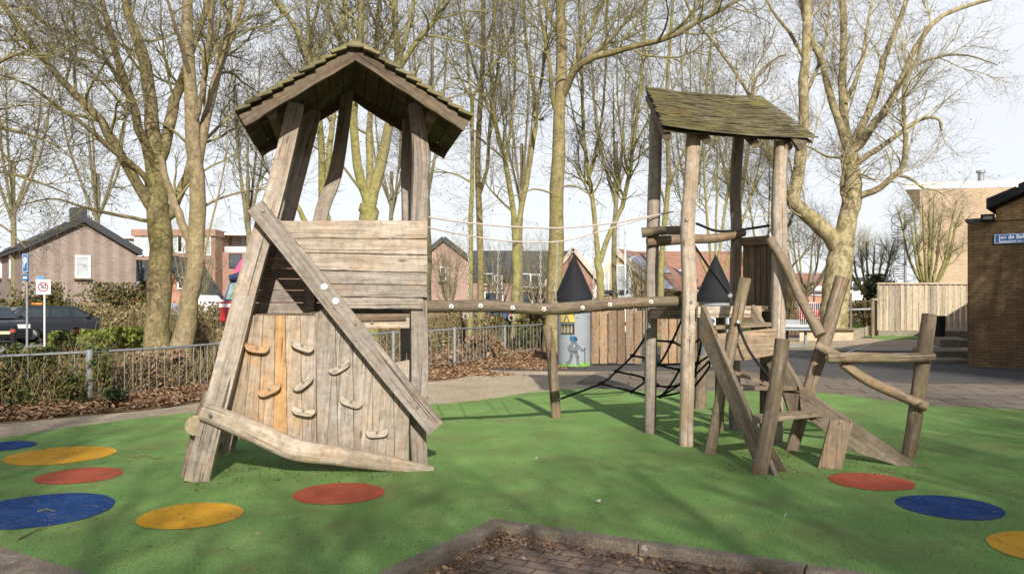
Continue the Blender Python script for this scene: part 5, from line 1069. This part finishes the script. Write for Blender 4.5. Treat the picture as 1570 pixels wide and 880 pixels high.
# B: leaning trunk beside it
T_px('bare_tree', 'slimmer trunk leaning right at its foot, between the thick forked tree and the hut', 16, [
    ([(272, base_v(16)), (280, 520), (290, 460), (299, 400), (303, 340), (302, 270), (298, 205), (291, 140), (287, 75), (287, 20), (289, -90)], 0.206, 0.095, 0),
    ([(297, 392), (288, 360), (268, 316), (256, 280), (246, 240)], 0.095, 0.060, 0),
    ([(301, 260), (312, 200), (328, 135), (341, 92), (363, 31), (384, -30), (400, -90)], 0.112, 0.034, 1),
    ([(297, 195), (308, 150), (318, 80), (324, 20), (330, -60)], 0.065, 0.026, -1),
    ([(291, 120), (278, 70), (262, 20), (240, -60)], 0.052, 0.017, -1.5),
    ([(311, 400), (322, 350), (335, 300), (346, 240), (352, 180)], 0.026, 0.010, .5),
    ([(303, 320), (350, 300), (400, 290), (450, 300)], 0.030, 0.010, 2),
    ([(300, 230), (340, 190), (390, 150), (440, 130)], 0.039, 0.012, 3)], 12, n=(32, 270, 2340), l=(2.0, 1.2, .65), cones=400, conesize=.013, mats=(BARKB, LIMB, TWIG))
# low twigs reaching in from a tree left of the picture
T_px('bare_tree', 'tree standing beyond the left edge, only its dark drooping twigs reach in', 13, [
    ([(-150, base_v(13)), (-150, 400), (-146, 250), (-140, 60), (-135, -150)], .26, .14, 0),
    ([(-146, 260), (-80, 205), (-20, 195), (40, 205), (90, 225)], .06, .012, 0), ([(-144, 220), (-60, 130), (0, 95), (60, 70)], .06, .012, -1),
    ([(-148, 330), (-70, 280), (-10, 262), (60, 280), (110, 300)], .05, .01, .5), ([(-148, 350), (-60, 330), (0, 345), (40, 380)], .035, .01, 0), ([(-140, 100), (-60, 20), (10, -20)], .07, .02, 0)], 13, n=(43, 299, 1980), l=(1.5, .95, .5), droop=.10, cones=400, conesize=.012)
# C: multi-stemmed tree behind the hut
T_px('bare_tree', 'multi-stemmed mossy tree right behind the climbing hut, seen through its roof opening', 22, [
    ([(563, base_v(22)), (565, 470), (565, 400), (565, 340), (566, 315)], .30, .26, 0),
    ([(566, 325), (553, 270), (543, 216), (543, 162), (548, 110), (553, 50), (553, -60)], .14, .07, -.5),
    ([(567, 320), (580, 262), (593, 209), (603, 150), (610, 100), (606, 45), (604, -60)], .16, .08, .5),
    ([(566, 318), (566, 250), (566, 200), (572, 120), (580, 40), (584, -50)], .11, .05, 1),
    ([(610, 105), (622, 55), (634, 0), (645, -70)], .08, .03, .5), ([(609, 110), (640, 62), (668, 30), (690, -5), (716, -70)], .085, .03, -1),
    ([(548, 110), (520, 60), (500, 0), (488, -60)], .07, .03, -1), ([(560, 300), (520, 250), (470, 220), (430, 210)], .04, .012, -2), ([(597, 190), (640, 170), (690, 150), (730, 140)], .045, .012, 1)], 14, n=(64, 499, 3420), l=(2.6, 1.5, .8), cones=700, mats=BG, droop=.02)
T_px('bare_tree', 'slender twin-stemmed tree seen between the left and middle legs of the hut', 21, [
    ([(500, base_v(21)), (500, 450), (498, 360), (494, 290)], .15, .13, 0), ([(494, 300), (493, 240), (490, 190), (482, 130), (470, 80), (448, 35), (420, -5), (395, -60)], .10, .05, -1),
    ([(495, 290), (505, 230), (512, 170), (520, 90), (528, 0), (532, -70)], .09, .04, 1), ([(498, 380), (470, 340), (449, 305), (436, 270)], .09, .03, 0), ([(476, 100), (478, 50), (490, 0), (496, -50)], .06, .03, 1)], 15, n=(43, 320, 2340), l=(2.4, 1.4, .75), cones=400, mats=BG)
# D: straight trunk in the middle
T_px('bare_tree', 'tall straight mossy trunk in the middle, rising left of the knight turret', 24, [
    ([(849, base_v(24)), (850, 480), (851, 400), (853, 320), (857, 240), (860, 140), (860, 60), (859, 0), (858, -120)], .28, .115, 0),
    ([(863, 147), (876, 120), (891, 97), (930, 82), (968, 73), (1000, 66), (1030, 57), (1065, 38), (1100, 19), (1150, -10)], .12, .035, -3),
    ([(880, 112), (887, 104), (910, 82), (934, 62), (960, 35), (982, 14), (1010, -30)], .075, .03, -1), ([(862, 150), (880, 100), (900, 60), (925, 0), (940, -60)], .085, .03, 2),
    ([(851, 168), (846, 140), (845, 116), (838, 70), (828, 20), (822, -50)], .075, .035, -1), ([(858, 60), (840, 20), (825, -30)], .06, .03, 1), ([(887, 104), (886, 70), (893, 30), (900, -40)], .05, .025, -1),
    ([(852, 290), (880, 285), (905, 300), (930, 320)], .03, .01, -1), ([(855, 300), (820, 290), (790, 300), (760, 285)], .03, .01, -1.5)], 16, n=(64, 499, 3600), l=(2.9, 1.6, .85), cones=900, droop=.02)
# slender trees between the towers
T_px('bare_tree', 'thin yellow-green stem nearest to the hut roof on its right', 25, [
    ([(718, base_v(25)), (721, 460), (722, 330), (724, 230), (724, 150)], 0.084, 0.059, 0), ([(724, 155), (700, 110), (676, 80), (640, 60)], 0.042, 0.013, 0), ([(724, 150), (745, 115), (770, 80), (790, 30), (800, -40)], 0.042, 0.017, 0), ([(724, 160), (716, 90), (712, 10), (712, -60)], 0.046, 0.021, 0), ([(723, 280), (700, 268), (676, 264), (655, 266)], 0.034, 0.013, -.5)], 17, n=(28, 213, 1620), l=(2.2, 1.3, .7), cones=300, mats=BG)
T_px('bare_tree', 'brownish slim trunk with ivy green bark, second stem right of the hut', 27, [
    ([(737, base_v(27)), (738, 450), (735, 340), (733, 230), (739, 130), (741, 50), (742, -90)], 0.126, 0.067, 0), ([(735, 300), (748, 250), (752, 180), (765, 90), (770, -20)], 0.067, 0.025, 0), ([(739, 140), (720, 80), (705, 20), (695, -60)], 0.050, 0.021, 1), ([(741, 80), (757, 30), (775, -40)], 0.042, 0.021, -1)], 18, n=(32, 256, 1980), l=(2.4, 1.4, .8), cones=300)
T_px('bare_tree', 'forked tree of two long slanting stems, halfway between the hut and the middle trunk', 26, [
    ([(789, base_v(26)), (791, 460), (792, 400), (791, 350)], 0.160, 0.134, 0), ([(790, 360), (787, 325), (775, 251), (760, 193), (753, 120), (757, 50), (762, -70)], 0.101, 0.042, -.5), ([(793, 355), (798, 328), (810, 263), (821, 193), (818, 135), (806, 60), (800, -60)], 0.101, 0.042, .5),
    ([(819, 180), (832, 110), (838, 40), (842, -60)], 0.059, 0.025, 1), ([(775, 250), (785, 180), (790, 100), (786, 0), (788, -60)], 0.050, 0.025, 0), ([(760, 193), (740, 150), (715, 125), (690, 120)], 0.038, 0.013, -1), ([(787, 325), (760, 300), (735, 270)], 0.042, 0.017, -1)], 19, n=(43, 341, 2520), l=(2.4, 1.4, .75), cones=500, mats=BG)
T_px('bare_tree', 'mossy tree forking in a low V behind the beam, right of the knight turret', 27, [
    ([(920, base_v(27)), (921, 470), (920, 430), (917, 395)], 0.143, 0.126, 0), ([(918, 405), (913, 350), (909, 310), (903, 270), (895, 212), (893, 150), (890, 60), (886, -60)], 0.092, 0.038, 0), ([(920, 402), (938, 350), (953, 318), (964, 270), (976, 185), (986, 90), (992, 0), (996, -60)], 0.092, 0.038, .5),
    ([(903, 270), (920, 200), (928, 120), (930, 30), (932, -50)], 0.050, 0.021, 0), ([(900, 240), (880, 180), (868, 120)], 0.038, 0.017, 0), ([(964, 270), (950, 190), (946, 100), (950, 10)], 0.042, 0.017, 0), ([(970, 230), (1000, 170), (1020, 110), (1030, 40)], 0.038, 0.017, 0), ([(909, 310), (885, 262), (866, 240)], 0.034, 0.013, 0)], 20, n=(57, 441, 3240), l=(2.4, 1.4, .75), cones=600, mats=BG, up=.07)
T_px('bare_tree', 'slim yellow-barked tree right behind the far left post of the stair tower', 28, [
    ([(1012, base_v(28)), (1013, 450), (1014, 400), (1020, 330), (1026, 270), (1022, 200), (1024, 120), (1030, 30), (1034, -60)], 0.118, 0.042, 0), ([(1024, 290), (1050, 230), (1075, 170), (1090, 80), (1096, 0)], 0.050, 0.017, 0), ([(1022, 320), (1004, 260), (996, 200), (990, 120)], 0.042, 0.017, 0), ([(1023, 160), (1048, 90), (1060, 20)], 0.034, 0.017, 0)], 21, n=(39, 299, 2340), l=(2.2, 1.3, .75), cones=400, mats=BG, up=.07)
T_px('bare_tree', 'many-stemmed greenish tree filling the gap between the tower posts', 32, [
    ([(1096, base_v(32)), (1097, 480), (1096, 430)], 0.168, 0.143, 0), ([(1096, 440), (1086, 360), (1080, 280), (1078, 200), (1072, 110)], 0.067, 0.021, 0), ([(1097, 440), (1108, 350), (1120, 260), (1126, 180), (1130, 90)], 0.067, 0.021, 0), ([(1097, 440), (1098, 340), (1100, 250), (1096, 160)], 0.059, 0.017, 0),
    ([(1098, 440), (1128, 370), (1152, 300), (1166, 240), (1172, 150)], 0.059, 0.017, 0), ([(1095, 440), (1062, 370), (1042, 300), (1030, 220)], 0.050, 0.017, 0)], 22, n=(50, 399, 2880), l=(2.2, 1.3, .8), cones=300, mats=BG, up=.08)
T_px('bare_tree', 'low bushy yellow-green tree behind the right posts of the stair tower', 38, [
    ([(1176, base_v(38)), (1177, 480), (1176, 440)], 0.168, 0.143, 0), ([(1176, 445), (1160, 380), (1150, 320), (1144, 250)], 0.067, 0.021, 0), ([(1177, 445), (1196, 380), (1214, 330), (1226, 290)], 0.067, 0.021, 0), ([(1177, 445), (1178, 360), (1180, 280), (1178, 220)], 0.059, 0.017, 0), ([(1178, 448), (1222, 400), (1246, 372), (1262, 340)], 0.050, 0.017, 0), ([(1176, 448), (1140, 400), (1118, 360)], 0.050, 0.017, 0)], 23, n=(57, 455, 3240), l=(2.0, 1.2, .8), thin=1.2, mats=BG, up=.06)
# M: the big plane tree on the right
T_px('plane_tree', 'big pale plane tree with a low fork, right of the stair tower', 33, [
    ([(1278, base_v(33)), (1279, 480), (1283, 430), (1288, 390), (1290, 372)], .58, .50, 0),
    ([(1287, 385), (1269, 358), (1247, 338), (1225, 318), (1214, 305), (1222, 280), (1226, 247), (1231, 190), (1232, 128), (1236, 60), (1240, -60)], .36, .15, -1.5),
    ([(1290, 380), (1297, 350), (1305, 312), (1307, 280), (1304, 255), (1302, 236)], .42, .33, 0),
    ([(1216, 312), (1205, 290), (1176, 236), (1163, 205), (1152, 180), (1160, 120), (1190, 90), (1205, 85)], .12, .03, -2), ([(1188, 258), (1168, 190), (1140, 130), (1105, 80), (1060, 20), (1040, -30)], .09, .04, -3),
    ([(1302, 242), (1296, 200), (1291, 136), (1295, 68), (1291, -10), (1290, -90)], .22, .10, .5), ([(1298, 225), (1277, 159), (1259, 91), (1241, 55), (1228, 0), (1220, -60)], .17, .06, -1),
    ([(1306, 236), (1309, 218), (1325, 185), (1341, 150), (1352, 105), (1364, 68), (1386, 9), (1400, -60)], .19, .08, 1), ([(1307, 232), (1323, 216), (1345, 183), (1368, 150), (1388, 108), (1405, 73), (1441, 27), (1505, 2), (1560, -10)], .19, .06, -1),
    ([(1305, 258), (1323, 243), (1346, 228), (1368, 214), (1392, 195), (1414, 183), (1432, 180), (1443, 188), (1444, 200)], .13, .035, -1.5), ([(1300, 308), (1320, 300), (1345, 290), (1368, 272), (1385, 252), (1388, 215), (1385, 175), (1388, 130), (1406, 88), (1420, 40)], .15, .05, -2.5),
    ([(1297, 318), (1292, 300), (1290, 280), (1296, 255)], .09, .06, -.8), ([(1293, 243), (1268, 240), (1241, 226), (1225, 224)], .06, .02, -1), ([(1372, 268), (1395, 274), (1415, 288), (1435, 292), (1448, 300)], .07, .02, -1), ([(1296, 160), (1320, 100), (1330, 40), (1345, -40)], .10, .04, 1.5),
    ([(1232, 150), (1255, 100), (1268, 50), (1275, -30)], .09, .03, 0), ([(1304, 276), (1318, 268), (1332, 272), (1345, 280)], .07, .02, -1), ([(1388, 108), (1430, 90), (1480, 85), (1530, 100)], .07, .02, -1), ([(1234, 90), (1210, 50), (1180, 10), (1160, -40)], .09, .03, -1)], 24,
    n=(130, 1035, 7200), l=(3.0, 1.7, .9), cones=900, mats=(PLANE, LIMBP, TWIG), up=.03, droop=.07, tmin=.2, flare=1.15, K=22, conesize=.02)
# far trees
rgt = np.random.default_rng(77)
def T_auto(label, u, Y, top_v, spread_px, seed, nl=6, r=.16, fork=.28, n=(36, 260, 1440), l=(1.9, 1.1, .7), thin=1.3, mats=BG, name='bare_tree', **k):
    h = H - (top_v - V0) / F * Y + .1; b = pt(u, V0, Y) - Vec((0, 0, H + .1)); rg = np.random.default_rng(seed)
    return bare_tree(name, label, auto_limbs(rg, b, h, spread_px / F * Y, nl, r, fork), seed, n=n, l=l, thin=thin, mats=mats, **k)
T_auto('small vase-shaped bare tree against the wall of the beige hall', 1424, 44, 292, 58, 31, 11, .2, .25, n=(64, 434, 2160), l=(1.7, 1.0, .6), thin=.9, up=.06)
T_auto('rounded olive bare tree in the distance between the plane tree and the spiral stair', 1333, 62, 352, 62, 32, 8, .25, .25, n=(57, 434, 2280), l=(2.2, 1.4, .9), thin=1.1, mats=(LIMB, TWIGO, TWIGO))
T_auto('distant olive bare tree right behind the leaning handrail log', 1236, 70, 330, 60, 33, 8, .25, .25, n=(57, 434, 2160), l=(2.4, 1.5, .9), thin=1.2, mats=(BARKF, LIMBF, TWIGO))
for i, (u, Y, tv, sp, lab) in enumerate(((655, 40, -60, 55, 'background tree with thin twigs just right of the hut roof edge'), (800, 48, -20, 60, 'background tree filling the sky behind the two slanting stems'), (945, 45, -30, 50, 'background tree above the yellow house'), (1060, 46, 20, 55, 'background tree above the tower roof, left half'), (1130, 52, 40, 60, 'background tree above the tower roof, right half'), (380, 38, 60, 55, 'background tree between the leaning trunk and the hut'), (150, 44, 60, 75, 'background tree above the ridge of the purple brick house'), (20, 40, 20, 80, 'background tree at the far left above the car park'), (600, 50, 60, 60, 'background tree seen through the roof opening of the hut, right part'))):
    T_auto(lab, u, Y, tv, sp, 50 + i, 5, .12 + Y * .001, .42, n=(52, 300, 1400), l=(2.3, 1.4, .9), thin=1.2, cones=350, conesize=.022, mats=(BARKF, LIMBF, TWIG), tmin=.12)
for u, Y, tv, sp, lab in ((690, 50, 372, 34, 'small twiggy tree before the rustic gable house'), (768, 54, 366, 40, 'small olive twiggy tree in front of the long dark roof, left one'), (822, 52, 372, 36, 'small olive twiggy tree in front of the long dark roof, right one'), (985, 44, 400, 34, 'small twiggy tree in front of the solar roof'), (300, 42, 360, 45, 'twiggy tree in front of the apartment block')):
    T_auto(lab, u, Y, tv, sp, 300 + u, 8, .10, .2, n=(60, 420, 1900), l=(1.3, .9, .6), thin=.9, mats=(BARKF, LIMBF, TWIGO), tmin=.1)
# trees behind and beside the camera whose bare crowns dapple the front of the play surface and the brown building
for i, (x, y, h, sp, lab) in enumerate(((-.8, -8.8, 8.0, 3.0, 'dense bare tree behind the viewer, leftmost of the three in a row'), (3.4, -8.8, 8.9, 3.2, 'dense bare tree behind the viewer, middle of the three in a row'), (7.9, -7.6, 9.2, 3.2, 'dense bare tree behind the viewer, rightmost of the three in a row'),
        (-3.6, -6.6, 9.6, 1.9, 'narrow bare tree behind the viewer on the left, near the dirt path'), (9.6, -6.0, 9.9, 2.4, 'tall bare tree behind the viewer at the far right'), (14.2, 4.8, 11.5, 4.2, 'bare tree right of the picture that dapples the brown brick wall'), (16.8, 7.2, 11.0, 4.0, 'second bare tree right of the picture beside the brick wall'), (12.6, 7.6, 9.5, 2.6, 'young bare tree on the plaza before the brick wall'))):
    rg = np.random.default_rng(90 + i); bare_tree('bare_tree', lab, auto_limbs(rg, (x, y, -.1), h, sp, 9, .22, .3), 90 + i, n=(140, 1200, 7500), l=(1.9, 1.2, .7), thin=3.4, up=.03)

# ================================================================== SHRUBS, HEDGES, LEAVES
def clump(name, label, c, hx, hy, hz, n, size, mat, seed, cat='shrub', group=None, strands=0, smat=None, z0=-.1, ang=0.0, part='foliage'):
    """loose leaves through a lumpy box-shaped body, with thin stems"""
    rg = np.random.default_rng(seed); root = thing(name, label, cat, (c[0], c[1], z0), group)
    k = max(5, n // 260); L_ = rg.uniform(-1, 1, (k, 3)); L_[:, 2] = rg.uniform(0.05, 1, k); s = rg.uniform(.16, .36, k)
    i = rg.integers(0, k, n); P = L_[i] + rg.normal(size=(n, 3)) * s[i][:, None] * np.array([.6, .6, .55]); P[:, 2] = np.clip(P[:, 2], 0.0, 1.15)
    P = P * np.array([hx, hy, hz]); ca, sa = math.cos(ang), math.sin(ang); P = np.stack([P[:, 0] * ca - P[:, 1] * sa, P[:, 0] * sa + P[:, 1] * ca, P[:, 2]], 1) + np.array([c[0], c[1], z0])
    V, Q = cards(rg, P, size); npmesh(part, V, Q, [mat], root)
    if strands:
        b = np.stack([rg.uniform(-hx, hx, strands), rg.uniform(-hy, hy, strands), np.zeros(strands)], 1); t = b + np.stack([rg.normal(size=strands) * .25, rg.normal(size=strands) * .25, rg.uniform(.4, 1.1, strands) * hz], 1); m_ = (b + t) / 2 + rg.normal(size=b.shape) * .05
        Pn = np.stack([b, m_, t], 1); Pn = np.stack([Pn[..., 0] * ca - Pn[..., 1] * sa, Pn[..., 0] * sa + Pn[..., 1] * ca, Pn[..., 2]], -1) + np.array([c[0], c[1], z0])
        V, Q = tubes(Pn, np.full((strands, 3), .005 + .0002 * c[1]) * np.array([1, .8, .4]), 3); npmesh('stems', V, Q, [smat or LSTRAW], root)
    return root
def span(u0, u1, Y): a, b = (u0 - U0) / F * Y, (u1 - U0) / F * Y; return (a + b) / 2, (b - a) / 2
hg = 'hedges and shrubs beyond the fence'
def hedge(u0, u1, Y, hz, n, size, mat, seed, label, hy=.5, strands=0, smat=None, name='hedge', cat='hedge', group=hg):
    cx, hx = span(u0, u1, Y); return clump(name, label, (cx, Y, 0), hx, hy, hz, n, size, mat, seed, cat, group, strands, smat)
hedge(48, 228, 36.0, 2.15, 9000, .075, LHEDGE, 1, 'clipped green and rust hedge against the foot of the purple brick gable', .6)
hedge(-60, 50, 34.0, 1.5, 4500, .07, LHEDGE, 2, 'brownish hedge behind the black car at the left edge', .5, 200)
hedge(120, 245, 33.0, 1.35, 4500, .07, LSTRAW, 3, 'straw-coloured hedge behind the dark estate car', .4, 900)
hedge(245, 345, 31.0, 1.40, 3500, .07, LSTRAW, 4, 'straw-coloured hedge between the two trunks and the red truck', .4, 900)
hedge(78, 160, 25.5, .62, 4500, .055, LGREEN, 5, 'low yellow-green shrubs around the foot of the speed sign', .9, 150, name='low_shrub', cat='shrub')
hedge(150, 232, 25.0, .72, 5000, .055, LGREEN, 6, 'low yellow-green shrubs left of the thick forked trunk', 1.0, 150, name='low_shrub', cat='shrub')
hedge(-40, 40, 17.5, .45, 2500, .05, LIVY, 61, 'sparse ivy patch by the road edge at the far left', .9, 120, name='low_shrub', cat='shrub')
hedge(95, 150, 19.5, .80, 2600, .05, LIVY, 7, 'dark bushy evergreen shrub behind the fence post, below the speed sign', .7, 120, name='low_shrub', cat='shrub')
hedge(40, 110, 19.0, .42, 2200, .05, LIVY, 71, 'low ivy mound between the car park and the railing', .8, 120, name='low_shrub', cat='shrub')
hedge(170, 235, 19.5, .38, 1800, .05, LSTRAW, 72, 'pale dry ground plants left of the thick trunk', .8, 200, name='low_shrub', cat='shrub')
hedge(255, 275, 19.0, .95, 700, .05, LIVY, 73, 'thin ivy shoots between the two trunks', .4, 60, name='low_shrub', cat='shrub')
hedge(308, 345, 17.5, 1.1, 1900, .05, LSTRAW, 74, 'tangled yellowish shrub between the leaning trunk and the hut leg', .6, 400, name='low_shrub', cat='shrub')
hedge(655, 745, 27.5, 1.25, 5000, .06, LSTRAW, 8, 'olive brown hedge under the left half of the log beam', .7, 900)
hedge(745, 850, 27.0, 1.15, 6000, .055, LHEDGE, 9, 'green-brown hedge under the log beam, left of the middle trunk', .6, 500)
hedge(585, 650, 25.0, 1.1, 3500, .06, LSTRAW, 10, 'dry hedge seen through the opening under the hut deck', .6, 700)
hedge(700, 772, 21.3, .62, 2600, .07, LBROWN, 11, 'low beech shrub with rusty dry leaves behind the fence gate', .5, 200, name='beech_shrub', cat='shrub')
hedge(792, 850, 24.8, .95, 3000, .05, LIVY, 12, 'ivy-covered shrub at the end of the railing beside the net post', .5, 150, name='low_shrub', cat='shrub')
hedge(980, 1050, 45, 1.9, 3500, .09, LHEDGE, 13, 'rusty green hedge in front of the white gabled house', .6)
hedge(1262, 1350, 50, 1.45, 4000, .09, LSTRAW, 14, 'long brown clipped hedge beyond the grass on the right', .5)
hedge(1326, 1376, 54, 3.0, 5000, .10, LDARK, 15, 'dark evergreen bush left of the spiral stair', 1.5, name='evergreen_bush', cat='bush')
hedge(1190, 1216, 42, 2.6, 1600, .08, LSTRAW, 16, 'pale twiggy shrub left of the red car', .8, 700, name='low_shrub', cat='shrub')
hedge(845, 1000, 47, 1.6, 5000, .09, LHEDGE, 17, 'hedge in front of the yellow house, behind the turrets', .5)
# ivy along the left railing
ivy_spots = [(-.10, .55, .85), (.08, .60, .80), (.22, .62, .78), (.36, .66, .82), (.50, .70, .86), (.62, .62, .8)]
labs = ['ivy bush on the railing at the left edge', 'dark ivy bush over the railing, second from the left edge', 'ivy bush with rusty leaves on the railing below the parking sign', 'dense ivy bush on the railing below the speed sign', 'tall ivy bush against the left side of the stout fence post', 'ivy clump leaning on the stout fence post']
for i, (f, hx, hz) in enumerate(ivy_spots):
    p = lerp(FP[0], FP[1], f * 1.5); a = math.atan2(FP[1].y - FP[0].y, FP[1].x - FP[0].x); nn = Vec((-math.sin(a), math.cos(a), 0)) * .16; p = p + nn
    clump('ivy_bush', labs[i], (p.x, p.y, 0), .52, .34, hz, 2100, .036, LIVY, 200 + i, 'ivy', 'ivy bushes along the railing', 160, LSTRAW, -.06, a)
p = FP[1] + Vec((.18, -.12, 0)); clump('ivy_bush', 'low dark green ivy tuft at the foot of the stout fence post', (p.x, p.y, 0), .42, .22, .24, 900, .036, LDARK, 220, 'ivy', 'ivy bushes along the railing', 30, LSTRAW, -.03)
# bare stems behind the railing
for i, (f, lab) in enumerate(((.25, 'thicket of bare brown stems behind the railing, left part'), (.7, 'thicket of bare brown stems behind the railing, in front of the trunks'))):
    p = lerp(FP[1], FP[2], f) + Vec((-.35, .45, 0)); clump('bare_shrub', lab, (p.x, p.y, 0), .95, .35, .72, 900, .04, LBROWN, 240 + i, 'shrub', hg, 420, LSTRAW, -.05, math.atan2(FP[2].y - FP[1].y, FP[2].x - FP[1].x))
# leaf litter along the fence
rg = np.random.default_rng(5); n = 46000
seg = [(FP[i + 1] - FP[i]).length for i in range(len(FP) - 1)]; pr = np.array(seg) * np.array([1.3, 1.5, 1, 1.2, 1, .7]); pr /= pr.sum(); si = rg.choice(len(seg), n, p=pr); f = rg.random(n)
A = np.array([tuple(FP[i]) for i in range(len(seg))])[si]; B = np.array([tuple(FP[i + 1]) for i in range(len(seg))])[si]; P = A + (B - A) * f[:, None]; D = (B - A); D[:, 2] = 0; D /= np.linalg.norm(D, axis=1, keepdims=True); Nn = np.stack([-D[:, 1], D[:, 0], np.zeros(n)], 1)
tt_ = (si + f) / len(seg); front_ = .95 + 1.5 * np.clip((tt_ - .3) / .4, 0, 1) - .9 * np.clip((tt_ - .75) / .25, 0, 1)
o = np.where(rg.random(n) < .62, -np.abs(rg.beta(1.1, 1.5, n)) * front_ * (1 + .12 * rg.normal(size=n)), rg.exponential(1.0, n)); P = P + Nn * o[:, None]
P[:, 2] = -.01 + rg.random(n) ** 2 * .14 * np.exp(-np.abs(o) / .8) + .006; P[:, 2] = np.where(o > 0, P[:, 2] - .02 + .1 * rg.random(n), P[:, 2])
V, Q = cards(rg, P, .038, .6, .55); tag(npmesh('leaf_litter', V, Q, [LBROWN]), 'thick strip of fallen brown leaves along the railing fence', 'fallen leaves', kind='stuff')
m_ = 5000; P = np.stack([rg.uniform(-14, 3, m_), rg.uniform(13, 32, m_), np.full(m_, -.085)], 1); V, Q = cards(rg, P, .06, .6, .5); tag(npmesh('leaf_litter', V, Q, [LBROWN]), 'scattered brown leaves on the soil among the trees', 'fallen leaves', kind='stuff')
# crumbs, twigs and leaves on the green surface, kerb and pavers
n = 900; uv_ = np.stack([rg.uniform(0, 1570, n), rg.uniform(640, 880, n)], 1); P = np.array([tuple(gp(u, v, .004)) for u, v in uv_]); P[:, 2] = .006; V, Q = cards(rg, P, .011, .8, .4)
n2 = 1500; dk = np.where(rg.random(n2) < .5, 0, 1); s = rg.random(n2) * np.where(dk == 0, 2.2, 3.2); P2 = np.array([tuple(K0 + (dL if k == 0 else dR) * float(x) + (nL if k == 0 else nR) * (.16 + abs(rg.normal()) * .16)) for k, x in zip(dk, s)]); P2[:, 2] = -.052 + rg.random(n2) * .02; V2, Q2 = cards(rg, P2, .018, .6, .5)
n3 = 500; P3 = np.array([tuple(TP(rg.uniform(-1.9, .0), rg.normal() * .35 + .1, .006)) for _ in range(n3)]); V3, Q3 = cards(rg, P3, .016, .8, .2)
n4 = 350; P4 = np.array([tuple(gp(rg.uniform(1080, 1420), rg.uniform(690, 735), .004)) for _ in range(n4)]); V4, Q4 = cards(rg, P4, .014, .8, .35)
V = np.vstack([V, V2, V3, V4]); Q = np.vstack([Q, Q2 + len(V) * 0 + 0]) if False else np.vstack([Q, Q2 + n * 4, Q3 + (n + n2) * 4, Q4 + (n + n2 + n3) * 4])
tag(npmesh('leaf_crumbs', V, Q, [LBROWN]), 'small dry leaf crumbs strewn over the green surface and pavers', 'leaf litter', kind='stuff')
for i, (pts_, lab) in enumerate(((((205, 700), (222, 697), (240, 703), (250, 700)), 'thin pale twig on the green near the hut foot'), (((28, 826), (55, 812), (75, 806)), 'dark thin twig in front of the largest blue disc'), (((58, 784), (72, 780), (84, 783)), 'short twig lying on the largest blue disc'))):
    mb = MB(); mb.tube([gp(u, v, .01) for u, v in pts_], [.006, .005, .003], S=6); tag(mb.build('twig', BARK), lab, 'twig')
for u, v, s_, lab in ((916, 769, .03, 'pale curled leaf in the middle of the green surface'), (1204, 790, .022, 'small pale leaf on the green in front of the stair'), (822, 703, .016, 'tiny yellowish leaf on the lit green')):
    rg2 = np.random.default_rng(int(u)); V, Q = cards(rg2, np.array([tuple(gp(u, v, .012))]), s_, .8, .6); V = np.vstack([V, V + np.array([.01, .012, .006])]); Q = np.vstack([Q, Q + 4]); tag(npmesh('fallen_leaf', V, Q, [plain('pale_leaf', (.6, .55, .42), .8)]), lab, 'leaf')
